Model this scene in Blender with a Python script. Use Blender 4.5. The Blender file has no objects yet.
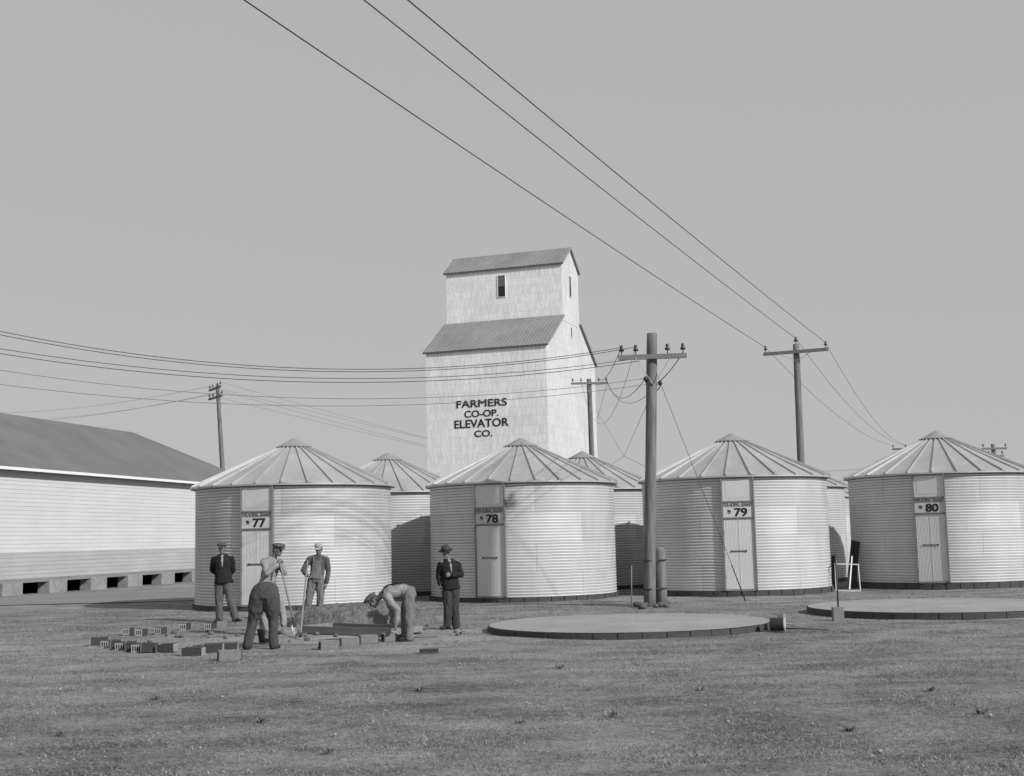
import bpy, bmesh, math, random
import numpy as np
from mathutils import Vector, Matrix, noise
random.seed(7); rng = np.random.default_rng(5)
PI = math.pi
scene = bpy.context.scene
COL = scene.collection
V = Vector

# ---------------------------------------------------------------- camera
F, CX, CY, HY, ROLL = 1270.0, 512.0, 388.0, 538.0, math.radians(-1.29)
EYE = V((0, 0, 1.75))
cam_d = bpy.data.cameras.new('camera'); cam = bpy.data.objects.new('camera', cam_d); COL.objects.link(cam)
cam_d.sensor_width = 36; cam_d.lens = F / 1024 * 36; cam_d.clip_end = 6000; cam_d.clip_start = 0.1
RC = Matrix.Rotation(PI/2 + math.atan((HY-CY)/F), 4, 'X') @ Matrix.Rotation(ROLL, 4, 'Z')
cam.matrix_world = Matrix.Translation(EYE) @ RC
scene.camera = cam
scene.view_settings.view_transform = 'Standard'; scene.view_settings.look = 'None'; scene.view_settings.exposure = 0

def ray(px, py): return (RC.to_3x3() @ V(((px-CX)/F, -(py-CY)/F, -1))).normalized()
def at(px, py, Y):
    d = ray(px, py); return EYE + d * (Y / d.y)
def gnd(px, py, z=0.0):
    d = ray(px, py); return EYE + d * ((z - 1.75) / d.z)

# ---------------------------------------------------------------- materials (black-and-white photograph: all greys)
def grey(name, base, rough=0.8, metal=0.0, var=0.0, scale=4.0, bump=0.0, bscale=None, stretch=(1,1,1), var2=0.0, scale2=0.7, spec=0.3):
    m = bpy.data.materials.new(name); m.use_nodes = True
    nt = m.node_tree; N = nt.nodes; L = nt.links
    b = N['Principled BSDF']; b.inputs['Roughness'].default_value = rough; b.inputs['Metallic'].default_value = metal
    b.inputs['Specular IOR Level'].default_value = spec
    b.inputs['Base Color'].default_value = (base, base, base, 1)
    if var or bump or var2:
        tc = N.new('ShaderNodeTexCoord'); mp = N.new('ShaderNodeMapping'); mp.inputs['Scale'].default_value = stretch
        L.new(tc.outputs['Object'], mp.inputs['Vector'])
        n1 = N.new('ShaderNodeTexNoise'); n1.inputs['Scale'].default_value = scale; n1.inputs['Detail'].default_value = 6; n1.inputs['Roughness'].default_value = .65
        n2 = N.new('ShaderNodeTexNoise'); n2.inputs['Scale'].default_value = scale2; n2.inputs['Detail'].default_value = 3
        L.new(mp.outputs[0], n1.inputs['Vector']); L.new(mp.outputs[0], n2.inputs['Vector'])
        def mth(op, a, b_):
            x = N.new('ShaderNodeMath'); x.operation = op
            for i, q in enumerate((a, b_)):
                if isinstance(q, (int, float)): x.inputs[i].default_value = q
                else: L.new(q, x.inputs[i])
            return x.outputs[0]
        v = mth('MULTIPLY', mth('SUBTRACT', n1.outputs['Fac'], .5), 2*var*2)
        w = mth('MULTIPLY', mth('SUBTRACT', n2.outputs['Fac'], .5), 2*var2*2)
        tot = mth('MULTIPLY', mth('ADD', mth('ADD', v, w), 1.0), base)
        tot = mth('MAXIMUM', tot, base*.2)
        cb = N.new('ShaderNodeCombineColor')
        for i in range(3): L.new(tot, cb.inputs[i])
        L.new(cb.outputs[0], b.inputs['Base Color'])
        m['tot'] = 1
        if bump:
            nb = N.new('ShaderNodeTexNoise'); nb.inputs['Scale'].default_value = bscale or scale*3; nb.inputs['Detail'].default_value = 5
            L.new(mp.outputs[0], nb.inputs['Vector'])
            bp = N.new('ShaderNodeBump'); bp.inputs['Strength'].default_value = bump; bp.inputs['Distance'].default_value = .02
            L.new(nb.outputs['Fac'], bp.inputs['Height']); L.new(bp.outputs[0], b.inputs['Normal'])
    return m

M = {}
M['galv'] = grey('galvanised_steel', .44, .5, .22, .06, 3, 0, var2=.08, scale2=.8)
M['galv_roof'] = grey('galvanised_roof', .43, .5, .35, .10, 2.5, 0, var2=.12, scale2=.8)
M['galv_cap'] = grey('galvanised_cap', .40, .45, .5, .08, 6)
M['door'] = grey('door_steel', .62, .6, .3, .10, 40, .15, 60, var2=.05)
M['door_up'] = grey('hatch_steel', .60, .5, .35, .08, 6, .1, 10)
M['frame'] = grey('frame_steel', .22, .55, .3, .08, 8)
M['sign'] = grey('sign_paint', .50, .7, 0, .08, 20)
M['ink'] = grey('black_paint', .012, .6)
M['ink2'] = grey('worn_paint', .05, .7, 0, .5, 60)
M['tileblk'] = grey('clay_tile', .06, .75, 0, .25, 12, .3, 60)
M['tileblk2'] = grey('clay_tile_pale', .21, .75, 0, .2, 14, .3, 60)
M['mortar'] = grey('mortar', .30, .9, 0, .2, 30)
M['conc'] = grey('concrete', .30, .9, 0, .22, 9, .5, 40, var2=.14, scale2=.9)
M['dirt'] = grey('dug_soil', .125, .95, 0, .5, 14, .9, 40, var2=.25, scale2=3)
M['wood'] = grey('weathered_pole_wood', .15, .85, 0, .6, 14, .6, 22, (1, 1, .07), var2=.1)
M['arm'] = grey('crossarm_wood', .17, .85, 0, .25, 14, .4, 30, (.12, 1, 1))
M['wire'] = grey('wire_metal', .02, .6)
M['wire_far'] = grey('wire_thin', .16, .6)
M['insul'] = grey('insulator_glass', .03, .25, spec=.6)
M['iron'] = grey('iron', .05, .6, .3, .2, 12)
M['handle'] = grey('handle_wood', .20, .6, 0, .2, 10, stretch=(1, 1, .1))
M['steelblade'] = grey('blade_steel', .32, .5, .5, .15, 9)
M['white'] = grey('white_paint', .72, .7, 0, .05, 8)
M['rail'] = grey('worn_white_paint', .48, .7, 0, .2, 20)
M['plank'] = grey('dark_plank', .03, .85, 0, .3, 8, .4, 20, (1, 1, .1))
M['plank2'] = grey('formwork_board', .20, .85, 0, .25, 7, .4, 20, (.15, 1, 1))
M['stone'] = grey('stone', .42, .9, 0, .2, 8, .4)
M['pebble'] = grey('pebble', .30, .9, 0, .2, 30)
M['pier'] = grey('pier_masonry', .24, .9, 0, .3, 6, .6, 20, var2=.2)
M['stone_dark'] = grey('stone_dark', .10, .9, 0, .3, 8, .5)
M['skin'] = grey('skin', .17, .55, 0, .08, 14)
M['eye'] = grey('eye', .02, .3)
M['lip'] = grey('lip', .13, .5)
M['hair'] = grey('hair', .05, .7, 0, .3, 60)
M['shoe'] = grey('shoe_leather', .025, .5)
M['glassd'] = grey('window_glass', .012, .2, spec=.5)
M['glassg'] = grey('window_blind', .13, .5)
M['dark'] = grey('gap_shade_and_joint', .01, .95)  # near-black: painted shade in gaps, also the dark joints of the pads
def cloth(n, b, var=.15): return grey(n, b, .95, 0, var, 14, .35, 40, spec=.1, var2=var*.7, scale2=5)
M['jacket'] = cloth('jacket_cloth', .022); M['trouser1'] = cloth('grey_trousers', .10); M['trouser2'] = cloth('work_trousers', .065)
M['denim'] = cloth('denim', .16); M['chambray'] = cloth('chambray', .085); M['shirt'] = cloth('light_shirt', .25); M['shirt2'] = cloth('pale_shirt', .24)
M['trouser_dark'] = cloth('dark_trousers', .05); M['cap1'] = cloth('tweed_cap', .11, .3); M['cap2'] = cloth('pale_cap', .35); M['hat'] = cloth('felt_hat', .06)
M['cap_check'] = cloth('checked_cap', .12, .5)

def wmath(m, op, a, b_=0.0):
    N = m.node_tree.nodes; L = m.node_tree.links
    x = N.new('ShaderNodeMath'); x.operation = op
    for i, q in enumerate((a, b_)):
        if isinstance(q, (int, float)): x.inputs[i].default_value = q
        else: L.new(q, x.inputs[i])
    return x.outputs[0]
def tocol(m, val):
    N = m.node_tree.nodes; L = m.node_tree.links
    cb = N.new('ShaderNodeCombineColor')
    for i in range(3): L.new(val, cb.inputs[i])
    L.new(cb.outputs[0], N['Principled BSDF'].inputs['Base Color'])
def nmat(name, rough):
    m = bpy.data.materials.new(name); m.use_nodes = True
    m.node_tree.nodes['Principled BSDF'].inputs['Roughness'].default_value = rough
    m.node_tree.nodes['Principled BSDF'].inputs['Specular IOR Level'].default_value = .2
    tc = m.node_tree.nodes.new('ShaderNodeTexCoord'); return m, tc.outputs['Object']
def nz(m, vec, scale, detail=5, rough=.6, stretch=None):
    N = m.node_tree.nodes; L = m.node_tree.links
    if stretch:
        mp = N.new('ShaderNodeMapping'); mp.inputs['Scale'].default_value = stretch; L.new(vec, mp.inputs['Vector']); vec = mp.outputs[0]
    n = N.new('ShaderNodeTexNoise'); n.inputs['Scale'].default_value = scale; n.inputs['Detail'].default_value = detail; n.inputs['Roughness'].default_value = rough
    L.new(vec, n.inputs['Vector']); return n.outputs['Fac']

# pressed-metal shingle siding of the elevator
def siding_mat(name, light_gain):
    m, oc = nmat(name, .75); N = m.node_tree.nodes; L = m.node_tree.links
    sp = N.new('ShaderNodeSeparateXYZ'); L.new(oc, sp.inputs[0])
    cb = N.new('ShaderNodeCombineXYZ'); L.new(wmath(m, 'ADD', sp.outputs[0], sp.outputs[1]), cb.inputs[0]); L.new(sp.outputs[2], cb.inputs[1])
    wob = N.new('ShaderNodeVectorMath'); wob.operation = 'ADD'
    nn = N.new('ShaderNodeTexNoise'); nn.inputs['Scale'].default_value = 1.2; L.new(cb.outputs[0], nn.inputs['Vector'])
    sc = N.new('ShaderNodeVectorMath'); sc.operation = 'SCALE'; sc.inputs['Scale'].default_value = .30; L.new(nn.outputs['Color'], sc.inputs[0])
    L.new(cb.outputs[0], wob.inputs[0]); L.new(sc.outputs[0], wob.inputs[1])
    br = N.new('ShaderNodeTexBrick'); L.new(wob.outputs[0], br.inputs['Vector'])
    br.inputs['Scale'].default_value = 1; br.inputs['Brick Width'].default_value = .37; br.inputs['Row Height'].default_value = .72
    br.inputs['Mortar Size'].default_value = .018; br.inputs['Mortar Smooth'].default_value = .5; br.offset = .5
    br.inputs['Color1'].default_value = (1, 1, 1, 1); br.inputs['Color2'].default_value = (.92, .92, .92, 1); br.inputs['Mortar'].default_value = (.76, .76, .76, 1)
    bw = N.new('ShaderNodeRGBToBW'); L.new(br.outputs['Color'], bw.inputs[0])
    big = nz(m, oc, .25, 3); fine = nz(m, oc, 3.4, 6, .75, (1, 1, .22))
    f1 = wmath(m, 'ADD', wmath(m, 'MULTIPLY', big, .30), wmath(m, 'MULTIPLY', fine, .66))
    val = wmath(m, 'MULTIPLY', bw.outputs[0], wmath(m, 'ADD', f1, .34))
    gx = N.new('ShaderNodeNewGeometry'); 
    val = wmath(m, 'MULTIPLY', val, light_gain)
    tocol(m, val)
    bp = N.new('ShaderNodeBump'); bp.inputs['Strength'].default_value = .15; bp.inputs['Distance'].default_value = .02
    L.new(bw.outputs[0], bp.inputs['Height']); L.new(bp.outputs[0], N['Principled BSDF'].inputs['Normal'])
    return m
M['siding'] = siding_mat('front_siding_brightened', 1.0)
M['siding_gable_dimmed'] = siding_mat('gable_siding_dimmed', .70)  # gable coloured darker than the front to even out the sun between them
def ribbed_roof(name, base, period, axis=0, depth=.05):
    m, oc = nmat(name, .6); N = m.node_tree.nodes; L = m.node_tree.links
    sp = N.new('ShaderNodeSeparateXYZ'); L.new(oc, sp.inputs[0])
    s = wmath(m, 'SINE', wmath(m, 'MULTIPLY', sp.outputs[axis], 2*PI/period))
    rib = wmath(m, 'POWER', wmath(m, 'ADD', wmath(m, 'MULTIPLY', s, .5), .5), 8.0)
    st = (.4, 3, 3) if axis == 1 else (3, .4, .4)
    v = wmath(m, 'ADD', wmath(m, 'MULTIPLY', nz(m, oc, 1.3, 5, .65, st), .5), wmath(m, 'MULTIPLY', nz(m, oc, .35, 3), .6))
    v = wmath(m, 'ADD', v, .45)
    v = wmath(m, 'MULTIPLY', v, wmath(m, 'SUBTRACT', 1.0, wmath(m, 'MULTIPLY', rib, .28)))
    tocol(m, wmath(m, 'MULTIPLY', v, base))
    bp = N.new('ShaderNodeBump'); bp.inputs['Strength'].default_value = .5; bp.inputs['Distance'].default_value = depth
    L.new(rib, bp.inputs['Height']); L.new(bp.outputs[0], N['Principled BSDF'].inputs['Normal'])
    return m
M['elroof'] = ribbed_roof('elevator_roof_metal', .255, .30, 0)
M['barnroof'] = ribbed_roof('warehouse_roof_metal', .16, .30, 0, .02)
def clap_mat(name, base, var):
    m, oc = nmat(name, .7)
    v = wmath(m, 'ADD', wmath(m, 'MULTIPLY', nz(m, oc, 1.0, 6, .7, (.35, 1, 5)), var), wmath(m, 'MULTIPLY', nz(m, oc, .5, 3), .2))
    v = wmath(m, 'MULTIPLY', wmath(m, 'ADD', v, .9-var*.5), base); tocol(m, v); return m
M['clap'] = clap_mat('white_clapboard', .52, .35)
M['clap_low'] = clap_mat('worn_clapboard', .36, .7)

def galv_mat():
    m, oc = nmat('galvanised_wall_steel', .52); N = m.node_tree.nodes; L = m.node_tree.links
    N['Principled BSDF'].inputs['Metallic'].default_value = .12
    sp = N.new('ShaderNodeSeparateXYZ'); L.new(oc, sp.inputs[0])
    ang = wmath(m, 'MULTIPLY', wmath(m, 'ARCTAN2', sp.outputs[0], wmath(m, 'MULTIPLY', sp.outputs[1], -1.0)), 2.8)
    cb = N.new('ShaderNodeCombineXYZ'); L.new(wmath(m, 'ADD', ang, 17.6), cb.inputs[0]); L.new(sp.outputs[2], cb.inputs[1])
    oi = N.new('ShaderNodeObjectInfo')
    br = N.new('ShaderNodeTexBrick'); L.new(cb.outputs[0], br.inputs['Vector']); br.offset = .5
    br.inputs['Scale'].default_value = 1; br.inputs['Brick Width'].default_value = 2.9322; br.inputs['Row Height'].default_value = .815
    br.inputs['Mortar Size'].default_value = .008; br.inputs['Mortar Smooth'].default_value = .3
    br.inputs['Color1'].default_value = (1, 1, 1, 1); br.inputs['Color2'].default_value = (.84, .84, .84, 1); br.inputs['Mortar'].default_value = (.62, .62, .62, 1)
    bw = N.new('ShaderNodeRGBToBW'); L.new(br.outputs['Color'], bw.inputs[0])
    off = N.new('ShaderNodeVectorMath'); off.operation = 'ADD'; L.new(oc, off.inputs[0])
    cv = N.new('ShaderNodeCombineXYZ'); L.new(wmath(m, 'MULTIPLY', oi.outputs['Random'], 50.0), cv.inputs[0]); L.new(cv.outputs[0], off.inputs[1])
    st = nz(m, off.outputs[0], 2.0, 5, .65, (1, 1, .35)); bl = nz(m, off.outputs[0], .55, 3)
    v = wmath(m, 'ADD', wmath(m, 'MULTIPLY', st, .34), wmath(m, 'MULTIPLY', bl, .44)); v = wmath(m, 'ADD', v, .64)
    ph = wmath(m, 'SINE', wmath(m, 'ADD', wmath(m, 'MULTIPLY', wmath(m, 'SUBTRACT', sp.outputs[2], .12), 2*PI/.0815), PI+.9))
    groove_shade = wmath(m, 'POWER', wmath(m, 'ADD', wmath(m, 'MULTIPLY', ph, .5), .5), 3.0)  # shade on the underside of each corrugation, painted into the wall colour
    v = wmath(m, 'MULTIPLY', v, wmath(m, 'SUBTRACT', 1.0, wmath(m, 'MULTIPLY', groove_shade, .62)))
    v = wmath(m, 'MULTIPLY', wmath(m, 'MULTIPLY', v, bw.outputs[0]), .65); tocol(m, v)
    L.new(wmath(m, 'ADD', wmath(m, 'MULTIPLY', st, .3), .42), N['Principled BSDF'].inputs['Roughness'])
    return m
M['galv'] = galv_mat()
def ground_mat():
    m, oc = nmat('dry_turf', .95); N = m.node_tree.nodes; L = m.node_tree.links
    a = nz(m, oc, 55, 6, .75); b = nz(m, oc, 7, 6, .65); c = nz(m, oc, .7, 4, .55, (1, 1.8, 1)); d = nz(m, oc, .16, 3, .5)
    def cen(x, g): return wmath(m, 'MULTIPLY', wmath(m, 'SUBTRACT', x, .5), g)
    e = nz(m, oc, 22, 4, .8)
    v = wmath(m, 'ADD', cen(a, 3.0), cen(b, 1.3)); v = wmath(m, 'ADD', v, cen(e, 2.4)); v = wmath(m, 'ADD', v, cen(c, 2.0)); v = wmath(m, 'ADD', v, cen(d, 1.2))
    dv = N.new('ShaderNodeVectorMath'); dv.operation = 'DISTANCE'; L.new(oc, dv.inputs[0]); dv.inputs[1].default_value = (-3.6, 23.6, 0)
    mr_ = N.new('ShaderNodeMapRange'); L.new(wmath(m, 'ADD', dv.outputs['Value'], cen(b, 2.0)), mr_.inputs['Value'])
    for q_, x_ in zip(('From Min', 'From Max', 'To Min', 'To Max'), (2.0, 6.5, .22, 0)): mr_.inputs[q_].default_value = x_
    v = wmath(m, 'ADD', v, mr_.outputs[0])
    v = wmath(m, 'MULTIPLY', wmath(m, 'ADD', v, 1.0), .215)
    v = wmath(m, 'MINIMUM', wmath(m, 'MAXIMUM', v, .03), .45); tocol(m, v)
    bp = N.new('ShaderNodeBump'); bp.inputs['Strength'].default_value = .9; bp.inputs['Distance'].default_value = .03
    L.new(wmath(m, 'ADD', a, b), bp.inputs['Height']); L.new(bp.outputs[0], N['Principled BSDF'].inputs['Normal'])
    return m
M['ground'] = ground_mat()
M['road'] = grey('packed_dirt_road', .20, .95, 0, .1, 3, .4, 30, (.5, 2, 1), var2=.12, scale2=.5)
M['blade'] = None
def blade_mat():
    m, oc = nmat('grass_blades', .8)
    v = wmath(m, 'ADD', wmath(m, 'MULTIPLY', nz(m, oc, 34, 3, .8), .58), wmath(m, 'MULTIPLY', nz(m, oc, .8, 3), .26))
    v = wmath(m, 'MAXIMUM', wmath(m, 'ADD', v, -.20), .05); tocol(m, v); return m
M['blade'] = blade_mat(); M['straw'] = grey('dry_straw', .40, .8, 0, .3, 12, var2=.3, scale2=1.1); M['grass_dark'] = grey('dark_grass', .045, .9, 0, .2, 12); M['grass_mid'] = grey('faded_grass', .24, .9, 0, .3, 5, var2=.3, scale2=.9)  # blade tones from dark to straw pale, mixed blade by blade

# ---------------------------------------------------------------- mesh helpers
class MB:
    def __init__(s): s.v = []; s.f = []; s.s = []; s.mi = []; s.cur = 0
    def add(s, vs, fs, smooth=False):
        n = len(s.v); s.v += [tuple(p) for p in vs]; s.f += [tuple(i+n for i in f) for f in fs]
        s.s += [smooth]*len(fs); s.mi += [s.cur]*len(fs)
    def box(s, c, size, mat=None):
        x, y, z = [q/2 for q in size]; P = [V((a*x, b*y, d*z)) for a in (-1, 1) for b in (-1, 1) for d in (-1, 1)]
        if mat is not None: P = [mat @ p for p in P]
        P = [p + V(c) for p in P]
        s.add(P, [(0,1,3,2),(4,6,7,5),(0,4,5,1),(2,3,7,6),(0,2,6,4),(1,5,7,3)])
    def bar(s, a, b, w, h, up=V((0,0,1))):
        a, b = V(a), V(b); t = (b-a).normalized()
        if abs(t.dot(up)) > .99: up = V((0,1,0))
        u = t.cross(up).normalized(); v = u.cross(t)
        P = []
        for q in (a, b):
            for (i, j) in ((-1,-1),(1,-1),(1,1),(-1,1)): P.append(q + u*i*w/2 + v*j*h/2)
        s.add(P, [(0,1,2,3),(7,6,5,4),(0,4,5,1),(1,5,6,2),(2,6,7,3),(3,7,4,0)])
    def tube(s, pts, rs, n=10, caps=True, smooth=True):
        pts = [V(p) for p in pts]
        if isinstance(rs, (int, float)): rs = [rs]*len(pts)
        P = []; ref = None
        for i, p in enumerate(pts):
            t = (pts[min(i+1, len(pts)-1)] - pts[max(i-1, 0)]).normalized()
            if ref is None: ref = V((0,0,1)) if abs(t.z) < .9 else V((1,0,0))
            u = t.cross(ref)
            if u.length < 1e-4: u = t.cross(V((0,1,0)))
            u.normalize(); v = t.cross(u)
            for k in range(n):
                a = 2*PI*k/n; P.append(p + (u*math.cos(a)+v*math.sin(a))*rs[i])
            ref = v.cross(t) if False else ref
        fs = []
        for i in range(len(pts)-1):
            for k in range(n):
                fs.append((i*n+k, i*n+(k+1)%n, (i+1)*n+(k+1)%n, (i+1)*n+k))
        s.add(P, fs, smooth)
        if caps:
            s.add([P[k] for k in range(n)], [tuple(range(n))[::-1]]); b = (len(pts)-1)*n
            s.add([P[b+k] for k in range(n)], [tuple(range(n))])
    def lathe(s, prof, c=(0,0,0), n=24, smooth=True, axis=None):
        c = V(c); P = []
        R = V((0,0,1)).rotation_difference(V(axis)).to_matrix() if axis is not None else Matrix.Identity(3)
        for (r, z) in prof:
            for k in range(n):
                a = 2*PI*k/n; P.append(R @ V((r*math.cos(a), r*math.sin(a), z)) + c)
        fs = []
        for i in range(len(prof)-1):
            for k in range(n): fs.append((i*n+k, i*n+(k+1)%n, (i+1)*n+(k+1)%n, (i+1)*n+k))
        s.add(P, fs, smooth)
    def ell(s, c, r, R=None, n=16, m=12):
        c = V(c); P = []
        for i in range(m+1):
            ph = -PI/2 + PI*i/m
            for k in range(n):
                a = 2*PI*k/n; p = V((r[0]*math.cos(ph)*math.cos(a), r[1]*math.cos(ph)*math.sin(a), r[2]*math.sin(ph)))
                if R is not None: p = R @ p
                P.append(p + c)
        fs = [(i*n+k, i*n+(k+1)%n, (i+1)*n+(k+1)%n, (i+1)*n+k) for i in range(m) for k in range(n)]
        s.add(P, fs, True)
    def mesh(s, name):
        me = bpy.data.meshes.new(name); me.from_pydata(s.v, [], s.f); me.update()
        me.polygons.foreach_set('use_smooth', s.s); me.polygons.foreach_set('material_index', s.mi)
        return me
    def build(s, name, mats, parent=None, loc=None, rot=None, weld=False):
        me = s.mesh(name)
        if weld or True:
            bm = bmesh.new(); bm.from_mesh(me); bmesh.ops.remove_doubles(bm, verts=bm.verts, dist=1e-5)
            bmesh.ops.recalc_face_normals(bm, faces=bm.faces); bm.to_mesh(me); bm.free()
        for m in (mats if isinstance(mats, (list, tuple)) else [mats]): me.materials.append(m)
        return link(name, me, parent, loc, rot)
def link(name, me, parent=None, loc=None, rot=None):
    o = bpy.data.objects.new(name, me); COL.objects.link(o)
    if parent: o.parent = parent
    if loc is not None: o.location = loc
    if rot is not None: o.rotation_euler = rot
    return o
def empty(name, loc=(0,0,0), rz=0):
    o = bpy.data.objects.new(name, None); COL.objects.link(o); o.location = loc; o.rotation_euler = (0,0,rz); o.empty_display_size = .3
    return o
def tag(o, label=None, cat=None, group=None, kind=None):
    if label: o['label'] = label
    if cat: o['category'] = cat
    if group: o['group'] = group
    if kind: o['kind'] = kind
    return o
def dup(root, loc, rz=None, label=None, name=None):
    r = root.copy(); COL.objects.link(r); r.location = loc
    if rz is not None: r.rotation_euler = (0,0,rz)
    if label: r['label'] = label
    for ch in list(root.children):
        c = ch.copy(); COL.objects.link(c); c.parent = r
        for g in list(ch.children):
            d = g.copy(); COL.objects.link(d); d.parent = c
    return r
def text_mesh(s, w, h, bold=0.0, depth=.004):
    cu = bpy.data.curves.new('lettering', 'FONT'); cu.body = s; cu.offset = bold; cu.extrude = .01; cu.size = 1
    o = bpy.data.objects.new('tmp', cu); COL.objects.link(o)
    dg = bpy.context.evaluated_depsgraph_get(); me = bpy.data.meshes.new_from_object(o.evaluated_get(dg))
    bpy.data.objects.remove(o)
    co = np.empty(len(me.vertices)*3); me.vertices.foreach_get('co', co); co = co.reshape(-1, 3)
    mn, mx = co.min(0), co.max(0); c = (mn+mx)/2
    co = (co - c) / np.maximum(mx-mn, 1e-6) * np.array([w, h, depth])
    fs = [tuple(p.vertices) for p in me.polygons]; bpy.data.meshes.remove(me)
    return co, fs
def put_text(mb, s, w, h, org, ux, uy, bold=0.0, depth=.006):
    # bold = extra stroke width in metres, got from copies stepped sideways (each a little prouder than the last)
    co, fs = text_mesh(s, w-2*bold, h-1.2*bold, 0, depth); ux, uy = V(ux), V(uy); n = ux.cross(uy); org = V(org)
    offs = [(0, 0)] if not bold else [(-1, -.6), (1, -.6), (-1, .6), (1, .6), (0, 0)]
    for i, (a, b) in enumerate(offs):
        mb.add([org + ux*(p[0]+a*bold) + uy*(p[1]+b*bold) + n*(p[2]+i*.0012) for p in co], fs)

# ---------------------------------------------------------------- light
SAZ, SEL = math.radians(50.0), math.radians(31.5)
sd = V((math.sin(SAZ)*math.cos(SEL), -math.cos(SAZ)*math.cos(SEL), math.sin(SEL)))
sl = bpy.data.lights.new('sun', 'SUN'); sl.energy = 4.1; sl.angle = math.radians(1.0); sl.color = (1, .99, .98)
so = bpy.data.objects.new('sun', sl); COL.objects.link(so); so.rotation_euler = sd.to_track_quat('Z', 'Y').to_euler()
sl.color = (1, 1, 1)
w = bpy.data.worlds.new('World'); scene.world = w; w.use_nodes = True
nt = w.node_tree; bg = nt.nodes['Background']
sky = nt.nodes.new('ShaderNodeTexSky'); sky.sky_type = 'NISHITA'; sky.sun_disc = False; sky.sun_elevation = SEL; sky.sun_rotation = PI - SAZ
bw = nt.nodes.new('ShaderNodeRGBToBW'); nt.links.new(sky.outputs[0], bw.inputs[0])
pw = nt.nodes.new('ShaderNodeMath'); pw.operation = 'POWER'; pw.inputs[1].default_value = .10; nt.links.new(bw.outputs[0], pw.inputs[0])
ml = nt.nodes.new('ShaderNodeMath'); ml.operation = 'MULTIPLY'; ml.inputs[1].default_value = 4.15; nt.links.new(pw.outputs[0], ml.inputs[0])
cc = nt.nodes.new('ShaderNodeCombineColor')
for i in range(3): nt.links.new(ml.outputs[0], cc.inputs[i])
nt.links.new(cc.outputs[0], bg.inputs['Color']); bg.inputs['Strength'].default_value = .1

# ---------------------------------------------------------------- ground, road
def hgt(x, y):
    return 0.0
def rough(x, y):
    e = noise.noise(V((x*.9, y*.9, 3)))*.018 + noise.noise(V((x*3.1, y*3.1, 9)))*.010
    return e - .012
mb = MB()
xs = np.concatenate([[-3000, -900, -300, -90, -40], np.arange(-20, 20.01, .25), [40, 90, 300, 900, 3000]])
ys = np.concatenate([[-400, -60, 0], np.arange(7, 45.01, .25), [60, 90, 180, 500, 1500, 4500]])
vs = []; nx = len(xs)
for y in ys:
    for x in xs:
        z = rough(x, y) if (abs(x) < 19.9 and 7.1 < y < 44.9) else -.012
        vs.append((x, y, z))
fs = [(j*nx+i, j*nx+i+1, (j+1)*nx+i+1, (j+1)*nx+i) for j in range(len(ys)-1) for i in range(nx-1)]
mb.add(vs, fs, True); g = mb.build('ground', M['ground']); tag(g, kind='structure')
# dirt road passing in front of the warehouse
mb = MB(); pts = []
for i, X in enumerate(np.linspace(-120, -2, 60)):
    y0 = 40.3 + .16*(X+15) + .25*math.sin(X*.7); y1 = 51.5 + .20*(X+15) + .2*math.sin(X*.5+1)
    pts += [(X, y0, .012), (X, (y0+y1)/2, .03), (X, y1, .012)]
fs = []
for i in range(59):
    for j in range(2): a = i*3+j; fs.append((a, a+3, a+4, a+1))
mb.add(pts, fs, True); r = mb.build('road', M['road']); tag(r, kind='structure')

# ---------------------------------------------------------------- steel grain bins
R0 = 2.75; WB, WT = .12, 3.33
def bin_wall():
    seg = 120; pitch = .0815; rows = int((WT-WB)/pitch*6); P = []
    for j in range(rows+1):
        z = WB + (WT-WB)*j/rows; rr = R0 + .011*math.sin(2*PI*(z-WB)/pitch)
        for k in range(seg):
            a = 2*PI*k/seg; P.append((rr*math.sin(a), -rr*math.cos(a), z))
    f = [(j*seg+k, j*seg+(k+1)%seg, (j+1)*seg+(k+1)%seg, (j+1)*seg+k) for j in range(rows) for k in range(seg)]
    m = MB(); m.add(P, f, True)
    return m
NR = 26; RE, ZE, RI, ZI = 2.875, 3.335, .44, 4.47
def bin_roof():
    m = MB(); n = NR*8; P = []
    for j in range(9):
        t = j/8; r = RI + (RE-RI)*t; z = ZI + (ZE-ZI)*t
        for k in range(n):
            a = 2*PI*k/n; sagz = -.020*math.sin(PI*((k % 8)/8))*t + .012*math.sin(a*5+1)*t*t
            P.append((r*math.sin(a), -r*math.cos(a), z+sagz))
    m.add(P, [(j*n+k, j*n+(k+1)%n, (j+1)*n+(k+1)%n, (j+1)*n+k) for j in range(8) for k in range(n)], False)
    for k in range(NR):
        a = 2*PI*k/NR; d = V((math.sin(a), -math.cos(a), 0))
        m.bar(d*(RI-.02)+V((0,0,ZI+.014)), d*(RE+.015)+V((0,0,ZE+.012+.012*math.sin(a*5+1))), .032, .058)
    m.lathe([(RE+.004, ZE-.05), (RE+.004, ZE-.006)], n=96)
    m.lathe([(R0-.05, WT-.02), (RE-.01, ZE-.035)], n=96)
    return m
def bin_cap():
    m = MB(); m.lathe([(.50, 4.475), (.52, 4.49), (.30, 4.60), (.05, 4.735), (.0, 4.745)], n=28, smooth=False)
    return m
def bin_vent():
    m = MB(); m.lathe([(.40, 4.40), (.40, 4.50)], n=28); return m  # ring coloured near-black for the shade in the vent gap under the cap
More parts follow.
